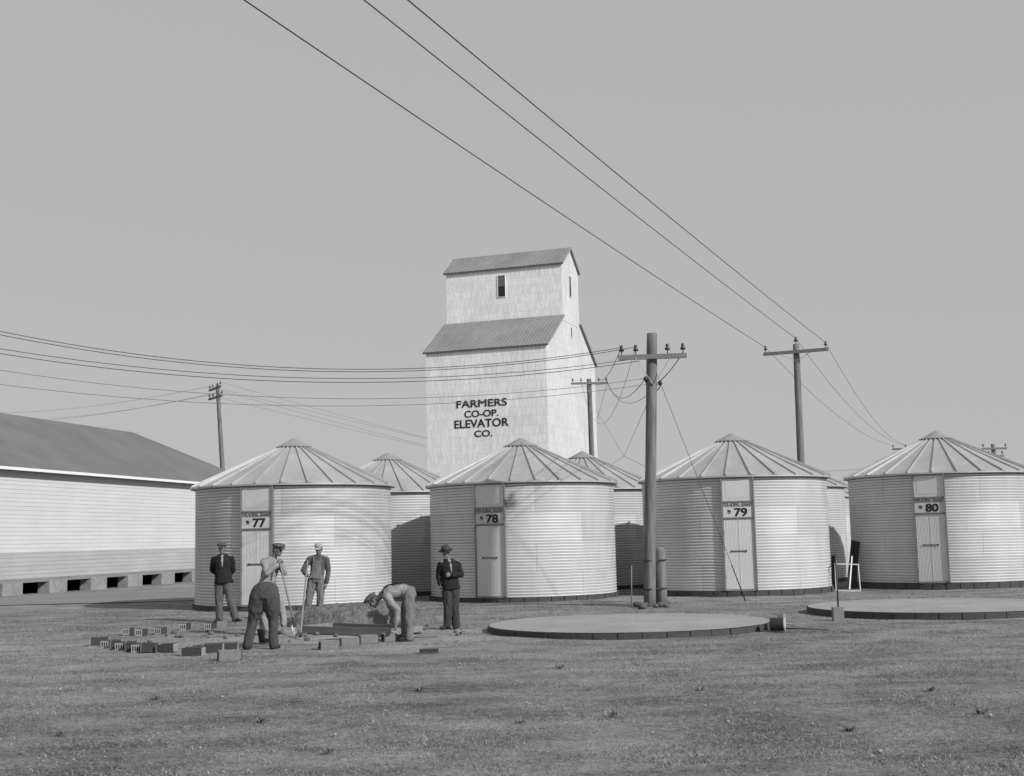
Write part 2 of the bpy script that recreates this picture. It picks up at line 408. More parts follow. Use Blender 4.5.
def ring_base(r, h, nblk, gap=.05):
    m = MB(); blk = 2*PI/nblk
    for k in range(nblk):
        a0 = k*blk + blk*gap*.5; a1 = (k+1)*blk - blk*gap*.5; P = []; n = 4; hh = h + random.uniform(-.004, .004); ro = r + random.uniform(-.008, .008)
        for i in range(n+1):
            a = a0+(a1-a0)*i/n
            for rr, z in ((ro, -.14), (ro, hh), (ro-.2, hh), (ro-.2, -.14)): P.append((rr*math.sin(a), -rr*math.cos(a), z))
        f = [(i*4+q, i*4+(q+1)%4, (i+1)*4+(q+1)%4, (i+1)*4+q) for i in range(n) for q in range(4)]
        f += [(0,1,2,3), (n*4+3, n*4+2, n*4+1, n*4)]
        m.add(P, f)
    return m
mw, mr, mc, mv, mbase = [q.mesh(nm) for q, nm in ((bin_wall(), 'wall'), (bin_roof(), 'roof'), (bin_cap(), 'cap'), (bin_vent(), 'vent'), (ring_base(2.81, .115, 46), 'foundation'))]
for me in (mw, mr, mc, mv, mbase):
    bm = bmesh.new(); bm.from_mesh(me); bmesh.ops.remove_doubles(bm, verts=bm.verts, dist=1e-5); bmesh.ops.recalc_face_normals(bm, faces=bm.faces); bm.to_mesh(me); bm.free()
mw.materials.append(M['galv']); mr.materials.append(M['galv_roof']); mc.materials.append(M['galv_cap']); mv.materials.append(M['dark']); mbase.materials.append(M['tileblk'])

def make_bin(X, Y, label, num=None, door_az=0, spin=0, group=None):
    t = empty('grain_bin', (X, Y, .03 if num == '79' else .06 if num == '80' else 0)); tag(t, label, 'grain bin', group)
    for nm, me in (('foundation', mbase), ('wall', mw), ('roof', mr), ('roof_cap', mc), ('vent_gap_shade', mv)):
        o = link(nm, me, t, rot=(0, 0, spin))
    if num:
        a = math.radians(door_az); n = V((math.sin(a), -math.cos(a), 0)); u = V((math.cos(a), math.sin(a), 0)); z = V((0,0,1))
        Rm = Matrix((u, -n, z)).transposed()
        def bx(m, cx, cz, w_, h_, y0, y1): m.box(u*cx + n*((y0+y1)/2-.05) + z*cz, (w_, abs(y1-y0), h_), Rm)
        d = empty('door', (0,0,0)); d.parent = t
        m = MB(); bx(m, -.445, (WB+ZE)/2-.02, .035, WT-WB-.06, 2.74, 2.872); bx(m, .44, (WB+ZE)/2-.02, .035, WT-WB-.06, 2.74, 2.89)
        bx(m, 0, WT-.06, .84, .06, 2.74, 2.868); bx(m, 0, 2.60, .84, .035, 2.80, 2.872); bx(m, 0, 2.14, .84, .035, 2.80, 2.872); bx(m, 0, WB+.02, .84, .05, 2.75, 2.865)
        m.build('door_frame', M['frame'], d)
        m = MB(); bx(m, 0, 2.93, .84, .62, 2.80, 2.832); bx(m, 0, 2.93, .66, .46, 2.832, 2.838); m.build('hatch', M['door_up'], d)
        m = MB(); bx(m, 0, 2.37, .838, .42, 2.80, 2.848); sg = m.build('sign', M['sign'], d)
        m = MB()
        o = n*2.802 + z*2.385
        put_text(m, 'No', .085, .085, o - u*.245 + z*(-.05), u, z, .002); put_text(m, '_', .07, .012, o - u*.245 + z*(-.115), u, z)
        put_text(m, num, .36, .235, o + u*.07 + z*(-.085), u, z, .010)
        m.build('number', M['ink'], sg)
        m = MB(); put_text(m, 'EVER-NORMAL GRANARY', .80, .115, o + z*.125, u, z, .0); m.build('lettering', M['ink2'], sg)
        m = MB(); hh = 2.12-WB-.05; bx(m, 0, WB+.04+hh/2, .84, hh, 2.80, 2.836)
        k = -.40
        while k <= .40: bx(m, k, WB+.04+hh/2, .008, hh-.02, 2.836, 2.841); k += .04
        bx(m, 0, WB+.04+hh/2, .016, hh-.02, 2.836, 2.847)
        m.build('door_panel', M['door'], d)
        m = MB(); bx(m, -.02, 1.22, .44, .022, 2.85, 2.866); bx(m, -.22, 1.22, .03, .05, 2.836, 2.868); bx(m, .18, 1.22, .03, .05, 2.836, 2.868); m.build('latch_bar', M['iron'], d)
        for cz in (.5, 1.1, 1.75):
            m = MB(); bx(m, -.43, cz, .05, .09, 2.85, 2.881); m.build('hinge', M['frame'], d)
    return t
GB = 'round corrugated steel grain bins'
make_bin(-6.31, 36.5, 'round corrugated steel bin whose door sign reads No 77, nearest the warehouse', '77', -10.7, .05, GB)
make_bin(.22, 38.2, 'round corrugated steel bin whose door sign reads No 78, below the elevator', '78', -19.2, .13, GB)
make_bin(6.64, 38.6, 'round corrugated steel bin whose door sign reads No 79', '79', -7.6, .0, GB)
make_bin(13.30, 39.9, 'round corrugated steel bin whose door sign reads No 80, rightmost of the row', '80', -24.5, .1, GB)
make_bin(-4.30, 43.4, 'half shaded steel bin in the gap between bins 77 and 78', None, 0, .02, GB)
make_bin(2.43, 44.8, 'half shaded steel bin seen in the gap between bins 78 and 79', None, 0, .1, GB)
make_bin(9.18, 46.4, 'shaded steel bin seen in the gap between bins 79 and 80', None, 0, .07, GB)
make_bin(13.9, 60.5, 'farthest steel bin, only a thin bright strip of it showing beside bin 80', None, 0, .04, GB)

# ---------------------------------------------------------------- elevator
ec = at(546, 345, 100)
aL = V((-.943, .332, 0)).normalized(); bR = V((.332, .943, 0)).normalized()
EL = empty('grain_elevator', (ec.x, ec.y, 0), math.atan2(bR.y, bR.x) - PI/2)
# local frame: +x = -aL (right along the front), so front wall runs from x=0 (right corner) to x=-L ; +y = into depth
tag(EL, 'tall white grain elevator with a raised cupola and black lettering on its front', 'grain elevator')
Lw = 10.4
prof = [(0, 0), (0, 16.98), (4.7, 20.0), (4.7, 24.5), (7.1, 26.2), (9.5, 24.5), (9.5, 20.0), (14.2, 16.98), (14.2, 0)]
def quad(m, *p): m.add(p, [tuple(range(len(p)))])
m = MB()
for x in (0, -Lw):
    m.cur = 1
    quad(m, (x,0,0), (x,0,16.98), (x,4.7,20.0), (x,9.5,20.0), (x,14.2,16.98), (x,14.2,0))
for (y0, z0), (y1, z1) in zip(prof[:1]+prof[7:8], prof[1:2]+prof[8:9]):
    m.cur = 0; quad(m, (0,y0,z0), (-Lw,y0,z0), (-Lw,y1,z1), (0,y1,z1))
m.cur = 0; m.box((-Lw/2, 7.1, 19.7), (Lw-.2, 13, .1)) if False else None
m.build('wall', [M['siding'], M['siding_gable_dimmed']], EL)
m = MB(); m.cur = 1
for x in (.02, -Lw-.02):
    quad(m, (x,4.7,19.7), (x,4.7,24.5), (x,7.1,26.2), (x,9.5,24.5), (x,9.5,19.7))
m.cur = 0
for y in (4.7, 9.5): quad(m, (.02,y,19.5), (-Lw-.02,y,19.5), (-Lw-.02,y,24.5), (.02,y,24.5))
m.build('cupola_wall', [M['siding'], M['siding_gable_dimmed']], EL)
def slope(m, y0, z0, y1, z1, over=.3, th=.16, ex=.22):
    d = V((0, y1-y0, z1-z0)).normalized(); up = V((0, -d.z, d.y)) if d.y > 0 else V((0, d.z, -d.y))
    a = V((0,y0,z0)) - d*over + up*.02; b = V((0,y1,z1)) + up*.02
    P = []
    for x in (ex, -Lw-ex):
        for q in (a, b, b+up*th, a+up*th): P.append(q + V((x,0,0)))
    m.add(P, [(0,1,2,3), (7,6,5,4), (0,4,5,1), (1,5,6,2), (2,6,7,3), (3,7,4,0)])
m = MB(); slope(m, 0, 16.98, 4.68, 19.98, .16); slope(m, 14.2, 16.98, 9.52, 19.98, .16); m.build('roof', M['elroof'], EL)
m = MB(); slope(m, 4.7, 24.5, 7.1, 26.2, .16); slope(m, 9.5, 24.5, 7.1, 26.22, .16); m.build('cupola_roof', M['elroof'], EL)
def el_local(px, py, face):
    # intersect the pixel's ray with the front (y=0) or gable (x=0) plane of the elevator, in its own frame
    Mi = (Matrix.Translation((ec.x, ec.y, 0)) @ Matrix.Rotation(math.atan2(bR.y, bR.x)-PI/2, 4, 'Z')).inverted()
    o = Mi @ EYE; d = Mi.to_3x3() @ ray(px, py)
    k = (face[1]-o[face[0]])/d[face[0]]; return o + d*k
def el_window(x0, y0, x1, y1, face, parent=EL, split=True):
    a = el_local(x0, y0, face); b = el_local(x1, y1, face); c = (a+b)/2; ax = face[0]
    wdt = abs((b-a)[1-ax]); h = abs(b.z-a.z)
    if ax == 0: wdt = .65 if split else .4
    s = -1 if ax == 1 else 1
    nrm = V((0, -1, 0)) if ax == 1 else V((1, 0, 0)); u = V((1,0,0)) if ax == 1 else V((0,1,0)); z = V((0,0,1))
    Rm = Matrix((u, -nrm, z)).transposed()
    m = MB()
    for sx in (-1, 1): m.box(c+u*sx*(wdt/2+.02)+nrm*.03, (.045, .06, h+.09), Rm)
    for sz in (-1, 1): m.box(c+z*sz*(h/2+.022)+nrm*.032, (wdt, .06, .045), Rm)
    wd = m.build('window', M['white'], parent)
    m = MB()
    if split:
        m.box(c-z*h/4+nrm*.012, (wdt, .02, h/2), Rm); m.build('pane', M['glassd'], wd)
        m = MB(); m.box(c+z*h/4+nrm*.014, (wdt, .02, h/2), Rm); m.build('blind', M['glassg'], wd)
    else:
        m.box(c+nrm*.012, (wdt, .02, h), Rm); m.build('pane', M['glassd'], wd)
el_window(497.8, 276, 505.4, 296.5, (1, 4.7)); el_window(568.6, 276, 570.8, 297, (0, 0.02)); el_window(570, 327, 572, 338, (0, 0.0), split=False)
m = MB()
for s, xa, xb, ya, yb in (('FARMERS', 456.6, 507, 398.8, 407.2), ('CO-OP.', 464.5, 498.5, 409.4, 417.2), ('ELEVATOR', 454.6, 508.6, 418.4, 427.6), ('CO.', 474.5, 492.5, 429.6, 437)):
    # lower left corner and size on the wall
    yc = (ya+yb)/2
    A = el_local(xa, yc+ .03*(xb-xa)*.5, (1, 0)); B = el_local(xb, yc-.03*(xb-xa)*.5, (1, 0))
    T = el_local((xa+xb)/2, ya+.6, (1, 0)); Bt = el_local((xa+xb)/2, yb-.4, (1, 0))
    put_text(m, s, abs(B.x-A.x), abs(T.z-Bt.z), ((A.x+B.x)/2, -.02, (T.z+Bt.z)/2), (1,0,0), (0,0,1), .013, .02)
m.build('lettering', M['ink'], EL)

# ---------------------------------------------------------------- warehouse on piers
bd = V((.2214, .9752, 0)); bn = V((.9752, -.2214, 0)); b0 = V((-17.7, 54, 0))
WA = empty('warehouse', (0, 0, 0)); tag(WA, 'long white clapboard warehouse with hipped metal roof standing on masonry piers', 'warehouse')
k0, k1, BW_ = -16.0, 16.6, 10.4
def W(k, d, z): return b0 + bd*k - bn*d + V((0,0,z))
zs, ze = .62, 4.72
WA.location = W(0, 0, 0); WA.rotation_euler = (0, 0, math.atan2(bd.y, bd.x))
def Wl(k, d, z): return V((k, d, z))     # local: x along wall, y inward
def claps(m, A, B, out, z0, z1, pitch):
    z = z0; A, B, out = V(A), V(B), V(out)
    while z < z1 - .01:
        zt = min(z+pitch, z1); Z = V((0,0,1))
        m.add([A+out*.018+Z*z, B+out*.018+Z*z, B+out*.006+Z*zt, A+out*.006+Z*zt], [(0,1,2,3)])
        m.add([A+Z*z, B+Z*z, B+out*.018+Z*z, A+out*.018+Z*z], [(0,1,2,3)]); z = zt
sides = [((k0,0,0),(k1,0,0),(0,-1,0)), ((k1,0,0),(k1,BW_,0),(1,0,0)), ((k1,BW_,0),(k0,BW_,0),(0,1,0)), ((k0,BW_,0),(k0,0,0),(-1,0,0))]
m = MB()
for A, B, o in sides:
    m.cur = 1; claps(m, A, B, o, zs, 1.62, .16); m.cur = 0; claps(m, A, B, o, 1.62, ze, .16)
m.build('wall', [M['clap'], M['clap_low']], WA)
m = MB()
for A, B, o in sides: m.bar(V(A)+V(o)*.03+V((0,0,zs-.07)), V(B)+V(o)*.03+V((0,0,zs-.07)), .14, .16)
m.build('sill_beam', M['plank2'], WA)
m = MB(); ov = .38; hr = 7.75
E = [V((k0-ov,-ov,ze)), V((k1+ov,-ov,ze)), V((k1+ov,BW_+ov,ze)), V((k0-ov,BW_+ov,ze))]
R1, R2 = V((k0+BW_/2*.87, BW_/2, hr)), V((k1-BW_/2*.87, BW_/2, hr)); up = V((0,0,.1))
T = [p+up for p in E]
m.add(T+[R1, R2], [(0,1,5,4), (1,2,5), (2,3,4,5), (3,0,4)]); m.add(E, [(3,2,1,0)])
m.build('roof', M['barnroof'], WA)
m = MB()
for i in range(4):
    A, B = E[i], E[(i+1)%4]; m.bar(A+V((0,0,.04)), B+V((0,0,.05)), .04, .11)
m.build('fascia', M['white'], WA)
m = MB(); kk = 3.0 - 21
i = 0
while kk < k1:
    if kk > k0: 
        pr = MB(); pr.box((kk, .1, .24), (1.25, .5, .56)); pr.build('pier', M['pier'], WA)
    kk += 3.0
m = MB(); m.box(((k0+k1)/2, BW_/2+1.2, .3), (k1-k0-.6, BW_-2.2, .6)); m.build('underfloor_shade', M['dark'], WA)  # solid dark box standing in for the shade beneath the floor

# ---------------------------------------------------------------- poles and wires
def wire(name, pts, r, mat, label, group, sag=0.0, n=24, cat='wire'):
    P = []
    if len(pts) == 2:
        a, b = V(pts[0]), V(pts[1])
        for i in range(n+1):
            t = i/n; p = a.lerp(b, t); p.z -= 4*sag*t*(1-t); P.append(p)
    else: P = [V(p) for p in pts]
    m = MB(); m.tube(P, r, 5); o = m.build(name, M[mat]); tag(o, label, cat, group); return o
def make_pole(base, h, r0, r1, label, arms, lean=(0,0), group='wooden utility poles', top_pin=False):
    base = V(base); t = empty('utility_pole', base); tag(t, label, 'utility pole', group)
    top = V((lean[0], lean[1], h)); ax = lambda z: top*(z/h)
    m = MB(); n = 14; pts = [top*(i/n) for i in range(n+1)]; pts[0] = V((0,0,-.3))
    m.tube(pts, [r0+(r1-r0)*i/n + random.uniform(-.004,.004) for i in range(n+1)], 14); m.build('pole', M['wood'], t)
    tips = []
    for (z, length, az, offs, brace, tilt) in arms:
        u = V((math.cos(az), math.sin(az), tilt)).normalized(); nrm = V((math.sin(az), -math.cos(az), 0))
        c = ax(z) + nrm*(r1+.05)
        m = MB(); m.bar(c-u*length/2, c+u*length/2, .10, .12); am = m.build('crossarm', M['arm'], t)
        for o in offs:
            q = c + u*o + V((0,0,.06)); m = MB()
            m.tube([q, q+V((0,0,.12))], .014, 6); ins = m.build('pin', M['iron'], am)
            m = MB(); m.lathe([(.0, .26), (.035, .25), (.042, .20), (.03, .18), (.062, .15), (.066, .10), (.03, .09), (.0, .09)], q, 12); m.build('insulator', M['insul'], am)
            tips.append(base + q + V((0,0,.2)))
        if brace:
            for s in (-1, 1):
                m = MB(); m.bar(c+u*s*length*.26-V((0,0,.03))+nrm*.055, c-V((0,0,brace))-nrm*.03, .03, .012); m.build('brace', M['galv_cap'], t)
    if top_pin:
        q = V((lean[0], lean[1], h)); m = MB(); m.tube([q, q+V((0,0,.14))], .016, 6); m.build('pin', M['iron'], t)
        m = MB(); m.lathe([(.0, .28), (.04, .27), (.05, .20), (.035, .18), (.085, .15), (.09, .10), (.03, .09), (.0, .09)], q, 12); m.build('insulator', M['insul'], t)
        tips.append(base + q + V((0,0,.22)))
    return t, tips
# thick near pole
bp_ = gnd(649.5, 606); ptop = at(652, 333.5, bp_.y); hM = ptop.z
mainp, mt = make_pole(bp_, hM, .15, .135, 'thick weathered utility pole beside a strapped stub post in front of bin 79',
    [(hM-.62, 1.72, .0, (-.78, -.42, .38, .77), .72, .012)], lean=(ptop.x-bp_.x, 0))
for sx, dz, dy in ((-.22, 1.25, 0), (.17, 1.36, .05)):
    q = V((ptop.x-bp_.x+sx*.95, -.05+dy, hM-dz)); m = MB(); m.tube([V((ptop.x-bp_.x+sx*.5, 0, hM-dz-.10)), q], .016, 6); pn = m.build('side_pin', M['iron'], mainp)
    m = MB(); m.lathe([(.0, .15), (.05, .13), (.06, .06), (.035, .04), (.0, .0)], q, 12); m.build('insulator', M['insul'], mainp); mt.append(bp_+q+V((0,0,.1)))
# stub post
sp = gnd(661.5, 605); m = MB(); hs = at(660, 547, sp.y).z
m.tube([V((0,0,-.3)), V((0,0,.5)), V((-.01,0,hs-.1)), V((-.01,0,hs))], [.155,.150,.145,.12], 14)
st = empty('stub_post', sp); tag(st, 'short thick stub post strapped to the right side of the near utility pole', 'post'); m.build('post', M['wood'], st)
for zz in (hs-.32, .42):
    m = MB(); c1 = V((bp_.x-sp.x+.02, bp_.y-sp.y, zz)); pts = []
    for i in range(25):
        a = 2*PI*i/24; cxy = c1 if math.cos(a) < 0 else V((-.01, 0, zz)); pts.append(cxy + V((math.cos(a)*.178, math.sin(a)*.178, 0)))
    m.tube(pts, .016, 5, caps=False); m.build('strap', M['iron'], st)
# stones round the base
for i in range(13):
    q = gnd(638+i*2.45+random.uniform(-1,1), 606+random.uniform(-1.5,3)); m = MB(); s = random.uniform(.07,.13)
    m.ell((0,0,s*.4), (s*1.3, s, s*.7), n=8, m=6); m.v = [tuple(V(p)*(1+.25*noise.noise(V(p)*9+V((i*7,0,0))))) for p in m.v]
    o = m.build('stone', M['stone_dark'], loc=q, rot=(0,0,random.uniform(0,6))); tag(o, 'dark stone piled at the foot of the near utility pole', 'stone', 'dark stones around the pole foot')
# right pole of the line that recedes to the right
dl = V((.403, .915, 0)); armaz = math.atan2(-.403, .915)
pb2 = gnd(801, 560); pb2 = V((0,0,0)); q2 = at(796, 344, 48); pb2 = V((q2.x-.06, 48, 0))
p2, t2 = make_pole(pb2, q2.z, .16, .115, 'three wire utility pole rising behind bin 79', [(q2.z-.32, 2.45, armaz, (-1.14, 1.14), .35, .0)], lean=(.06,0), top_pin=True)
q3 = at(910, 445.5, 90)
pb3 = V((q3.x, 90, 0)); p3, t3 = make_pole(pb3, q3.z-.1, .16, .12, 'distant utility pole almost hidden behind the roof of bin 80', [(q3.z-.22, 2.4, armaz, (-1.14, -.3, 1.14), .35, 0)], top_pin=False)
ends = [(-1.14), 0, (1.14)]
GW = 'three line wires crossing the upper sky'
far_l = V((pb2.x, pb2.y, 0)) - dl*60
u2 = V((math.cos(armaz), math.sin(armaz), 0))
tp = [(t2[0], (295, 31), 'leftmost of the three wires climbing to the upper left from the pole behind bin 79'), (t2[2], (407, 31), 'middle of the three wires climbing to the upper left from the pole behind bin 79'), (t2[1], (449, 31), 'rightmost of the three wires climbing to the upper left from the pole behind bin 79')]
for tip, px, lb in tp:
    # point on the wire where it leaves the photo: same height run as the pole line
    d = ray(px[0], px[1]); k = (tip.z - .25 - EYE.z)/d.z; mid = EYE + d*k
    ext = mid + (mid - tip)*1.1; ext.z = tip.z - .1
    pts = []
    for i in range(41):
        t = i/40; p = tip.lerp(ext, t); 
        tm = (mid-tip).length/(ext-tip).length; s = .25/(4*tm*(1-tm)) ; p.z = tip.z + (ext.z-tip.z)*t - 4*s*t*(1-t)
        pts.append(p)
    wire('overhead_wire', pts, .0095, 'wire', lb, GW)
for a, b, lb, sg in ((t2[0], t3[0], 'outer wire sagging from the pole behind bin 79 towards the roof of bin 80', .7), (t2[2], t3[1], 'middle wire sagging from the pole behind bin 79 towards the roof of bin 80', .9), (t2[1], t3[1]+V((.1,0,0)), 'inner wire sagging from the pole behind bin 79 towards the roof of bin 80', .9)):
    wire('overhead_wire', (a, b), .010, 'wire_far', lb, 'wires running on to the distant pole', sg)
# small pole beside elevator
q4 = at(589, 379, 75); pb4 = V((q4.x+.08, 75, 0))
p4, t4 = make_pole(pb4, q4.z, .18, .14, 'dark utility pole standing at the right corner of the elevator', [(q4.z-.28, 2.2, .05, (-1.0, -.5, .55, 1.0), .5, .0)], lean=(-.08,0))
# pole beyond the warehouse with two arms seen end on
q5 = at(217.5, 385, 78); pb5 = V((q5.x-.0, 78, 0)); l5 = at(222.5, 468, 78)
lx = (l5.x-q5.x)/(q5.z-l5.z)*q5.z; pb5.x = q5.x+lx
p5, t5 = make_pole(pb5, q5.z, .17, .12, 'leaning utility pole with two crossarms beyond the warehouse roof', [(q5.z-.22, 2.4, -1.05, (-1.1, -.5, .5, 1.1), 0, 0), (q5.z-.78, 2.4, -1.0, (-1.1, -.5, .5, 1.1), 0, 0)], lean=(-lx,0))
q6 = at(993, 444, 80); pb6 = V((q6.x, 80, 0))
p6, t6 = make_pole(pb6, q6.z, .17, .13, 'far utility pole showing its top beside the right slope of the roof of bin 80', [(q6.z-.3, 1.6, .0, (-.7, .7), .4, 0), (q6.z-.75, 1.2, .3, (-.5, .5), 0, 0)])
# service wires coming in from the left to the near pole
GL = 'wires strung from the left to the near utility pole'
Y0, Yl = bp_.y-.15, 29.0
def two(pl, pr, tip=None, sg=.5, r=.012, mat='wire', lb='', Yl_=29.0):
    # from off the left side of the view to the pole; pl is where it crosses x=95
    tip = tip if tip is not None else at(pr[0], pr[1], Y0)
    A = at(pl[0], pl[1], Yl_); ext = A + (A-tip)*.35; 
    tm = 1/1.35; drop = 4*sg*tm*(1-tm); ext.z += drop*1.35
    wire('service_wire', (tip, ext), r, mat, lb, GL, sg, 40)
two((95, 348.3), None, mt[0], .95, .0082, lb='topmost wire crossing the sky from the left edge to the near pole')
two((95, 351.5), None, mt[1], 1.0, .0082, lb='second wire from the top crossing from the left edge to the near pole')
two((95, 362.2), (640, 358), None, .82, .0075, lb='thin third wire crossing from the left edge to the near pole')
two((95, 366.8), (640, 361), None, .82, .0082, lb='thick fourth wire crossing from the left edge to the near pole')
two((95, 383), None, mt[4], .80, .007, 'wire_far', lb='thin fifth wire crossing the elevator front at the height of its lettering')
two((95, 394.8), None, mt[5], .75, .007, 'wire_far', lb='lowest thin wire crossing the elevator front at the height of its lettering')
GJ = 'slack wires around the near pole'
wire('jumper_wire', (mt[0], t4[2]), .011, 'wire', 'slack wire dropping from the left end of the near crossarm to the elevator pole', GJ, .35)
wire('jumper_wire', (mt[4], t4[3]), .011, 'wire', 'deeply sagging wire from the left side pin of the near pole to the elevator pole', GJ, .8)
wire('jumper_wire', (mt[5], t4[3]+V((0,0,-.1))), .009, 'wire', 'sagging wire from the right side pin of the near pole to the elevator pole', GJ, .9)
wire('jumper_wire', (mt[1], t4[1]), .007, 'wire_far', 'thin wire from the second insulator of the near pole to the elevator pole', GJ, 2.3)
wire('jumper_wire', (at(683, 352, Y0), at(659, 382, Y0)), .012, 'wire', 'short wire from the right end of the near crossarm to the side pin', GJ, .06)
GG = 'thin guy and drop wires between the poles'
jn = at(624, 456, 50)
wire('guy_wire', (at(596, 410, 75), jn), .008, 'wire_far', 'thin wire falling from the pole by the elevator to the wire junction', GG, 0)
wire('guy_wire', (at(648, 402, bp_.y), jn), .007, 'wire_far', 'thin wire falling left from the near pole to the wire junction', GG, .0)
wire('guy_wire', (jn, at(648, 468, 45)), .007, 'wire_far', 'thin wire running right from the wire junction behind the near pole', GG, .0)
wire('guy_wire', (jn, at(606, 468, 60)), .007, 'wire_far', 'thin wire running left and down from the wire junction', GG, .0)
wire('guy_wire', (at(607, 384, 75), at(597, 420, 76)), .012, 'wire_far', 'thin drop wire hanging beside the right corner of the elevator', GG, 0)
ga = gnd(746, 601); gt = at(656, 372, bp_.y)
gy = empty('guy_anchor', ga); tag(gy, 'taut guy wire slanting from the near pole down to the ground before bin 79', 'guy wire')
m = MB(); m.tube([gt-ga, V((0,0,0))+(gt-ga)*.0], .0065, 6); m.build('wire', M['wire'], gy)
m = MB(); m.tube([(gt-ga)*.0-V((0,0,.05)), (gt-ga)*.16], .014, 8); m.build('guard', M['iron'], gy)
GF = 'faint wires of the pole beyond the warehouse'
for i, (tpv, pr) in enumerate(((t5[0], (640, 478)), (t5[3], (640, 483)), (t5[4], (640, 486)), (t5[7], (640, 490)))):
    wire('distant_wire', (tpv, at(pr[0], pr[1], 290)), .010, 'wire_far', ('highest', 'second', 'third', 'lowest')[i] + ' of the faint wires descending right from the pole beyond the warehouse', GF, .9)
for i, (tpv, py) in enumerate(((t5[0], 412), (t5[4], 420), (t5[6], 423))):
    wire('distant_wire', (tpv, at(-30, py, 125)), .009, 'wire_far', ('upper', 'middle', 'lower')[i] + ' of the faint wires descending left from the pole beyond the warehouse', GF, .6)
for i, (a, b) in enumerate((((604, 479, 110), (720, 474, 150)), ((800, 470, 120), (925, 455, 95)), ((800, 478, 120), (925, 470, 95)))):
    wire('distant_wire', (at(*a), at(*b)), .012, 'wire_far', ('faint wire low in the sky left of bin 79', 'upper faint wire low in the sky between bins 79 and 80', 'lower faint wire low in the sky between bins 79 and 80')[i], 'faint wires low over the bins', .5)

# ---------------------------------------------------------------- foundation pads
def pad(cx, cy, r, h, label, nblk=40):
    t = empty('foundation_pad', (cx, cy, 0)); tag(t, label, 'foundation pad', 'finished round foundation pads')
    ring_base(r, h, nblk, .04).build('block_rim', M['tileblk'], t)
    m = MB(); m.lathe([(r-.012, -.02), (r-.012, h-.008)], n=80); m.build('mortar_joint', M['dark'], t)
    m = MB(); P = [(0, 0, h+.012)]; f = []; n = 90; J = 10
    for j in range(1, J+1):
        for k in range(n):
            a = 2*PI*k/n; rr = (r-.03 + .02*noise.noise(V((math.cos(a)*4, math.sin(a)*4, cx)))) * j/J
            P.append((rr*math.sin(a), -rr*math.cos(a), h+.012 + (.004*noise.noise(V((rr*math.sin(a)*2, rr*math.cos(a)*2, 5))) if j < J else -.004)))
    f += [(0, 1+k, 1+(k+1)%n) for k in range(n)]
    for j in range(J-1):
        for k in range(n): f.append((1+j*n+k, 1+(j+1)*n+k, 1+(j+1)*n+(k+1)%n, 1+j*n+(k+1)%n))
    m.add(P, f, True); m.build('slab', M['conc'], t)
pad(2.13, 24.7, 2.70, .095, 'round foundation pad of concrete and tile blocks on the grass before bins 78 and 79')
pad(9.02, 27.6, 2.75, .12, 'round foundation pad of concrete and dark blocks before bin 80')

# ---------------------------------------------------------------- hollow blocks
def block_mesh(L_=.31, D_=.19, H_=.128, cells=3, mat='tileblk'):
    m = MB(); t = .022
    m.box((0, 0, t/2), (L_, D_, t)); m.box((0, 0, H_-t/2), (L_, D_, t))
    cw = (D_-t)/cells
    for i in range(cells+1): m.box((0, -D_/2+t/2+i*cw, H_/2), (L_-(.0 if i in (0, cells) else .006), t, H_-2*t+.002 if False else H_-2*t))
    for i in range(6):
        z = .02+i*.022
        for s in (-1, 1): m.box((0, s*(D_/2+.003), z+.004), (L_-.01, .006, .011))
    m.box((0, 0, H_/2), (.01, D_-2*t, H_-2*t))
    m.cur = 1
    for sx in (-1, 1):
        X = sx*(L_/2+.003)
        m.box((X, 0, t/2), (.012, D_+.004, t+.004)); m.box((X, 0, H_-t/2), (.012, D_+.004, t+.004))
        for i in range(cells+1): m.box((X, -D_/2+t/2+i*cw, H_/2), (.012, t+.002, H_-2*t-.005))
    me = m.mesh('hollow_block'); me.materials.append(M[mat]); me.materials.append(M['mortar'] if mat == 'tileblk' else M['iron']); return me
blk_d, blk_l = block_mesh(), block_mesh(mat='tileblk2')
GBK = 'hollow tile blocks set out in a ring'
OR = ['first', 'second', 'third', 'fourth', 'fifth', 'sixth', 'seventh', 'eighth', 'ninth', 'tenth', 'eleventh', 'twelfth']
# front arc: (px, py base, yaw degrees, pale)
front = [(98, 645, -20, 0, 1), (106, 647, -88, 0, 1), (114, 648.5, -18, 0, .6), (120.5, 649.5, -86, 0, 1), (129.5, 650.3, -12, 0, .6), (137, 651, -88, 0, 1), (149, 651.5, -8, 0, .9), (165.5, 651.5, 2, 0, 1), (191.5, 655.5, 4, 0, 1.1), (212, 652.5, -10, 0, 1), (228.5, 651, -14, 0, .8), (228, 660, -16, 1, 1.05)]
for i, (px, py, yaw, pale, sx_) in enumerate(front):
    o = link('hollow_block', blk_l if pale else blk_d, loc=gnd(px, py)+V((0,.1,-.01)), rot=(0, 0, math.radians(-yaw)))
    o.scale = (sx_*random.uniform(.93, 1.06), .72 if yaw < -80 else 1, random.uniform(.92, 1.08)); o.rotation_euler = (random.uniform(-.04, .04), random.uniform(-.05, .05), o.rotation_euler[2]+random.uniform(-.08, .08))
    tag(o, OR[i] + ' hollow block from the left in the front arc beside the men', 'block', GBK)
back = [(127, 634.5, -84, 0, 1), (140, 635.5, -84, 0, 1), (159.5, 633.5, -84, 0, 1), (184, 629.5, -84, 0, 1), (209, 629, -84, 0, 1), (221, 628, -16, 1, .7)]
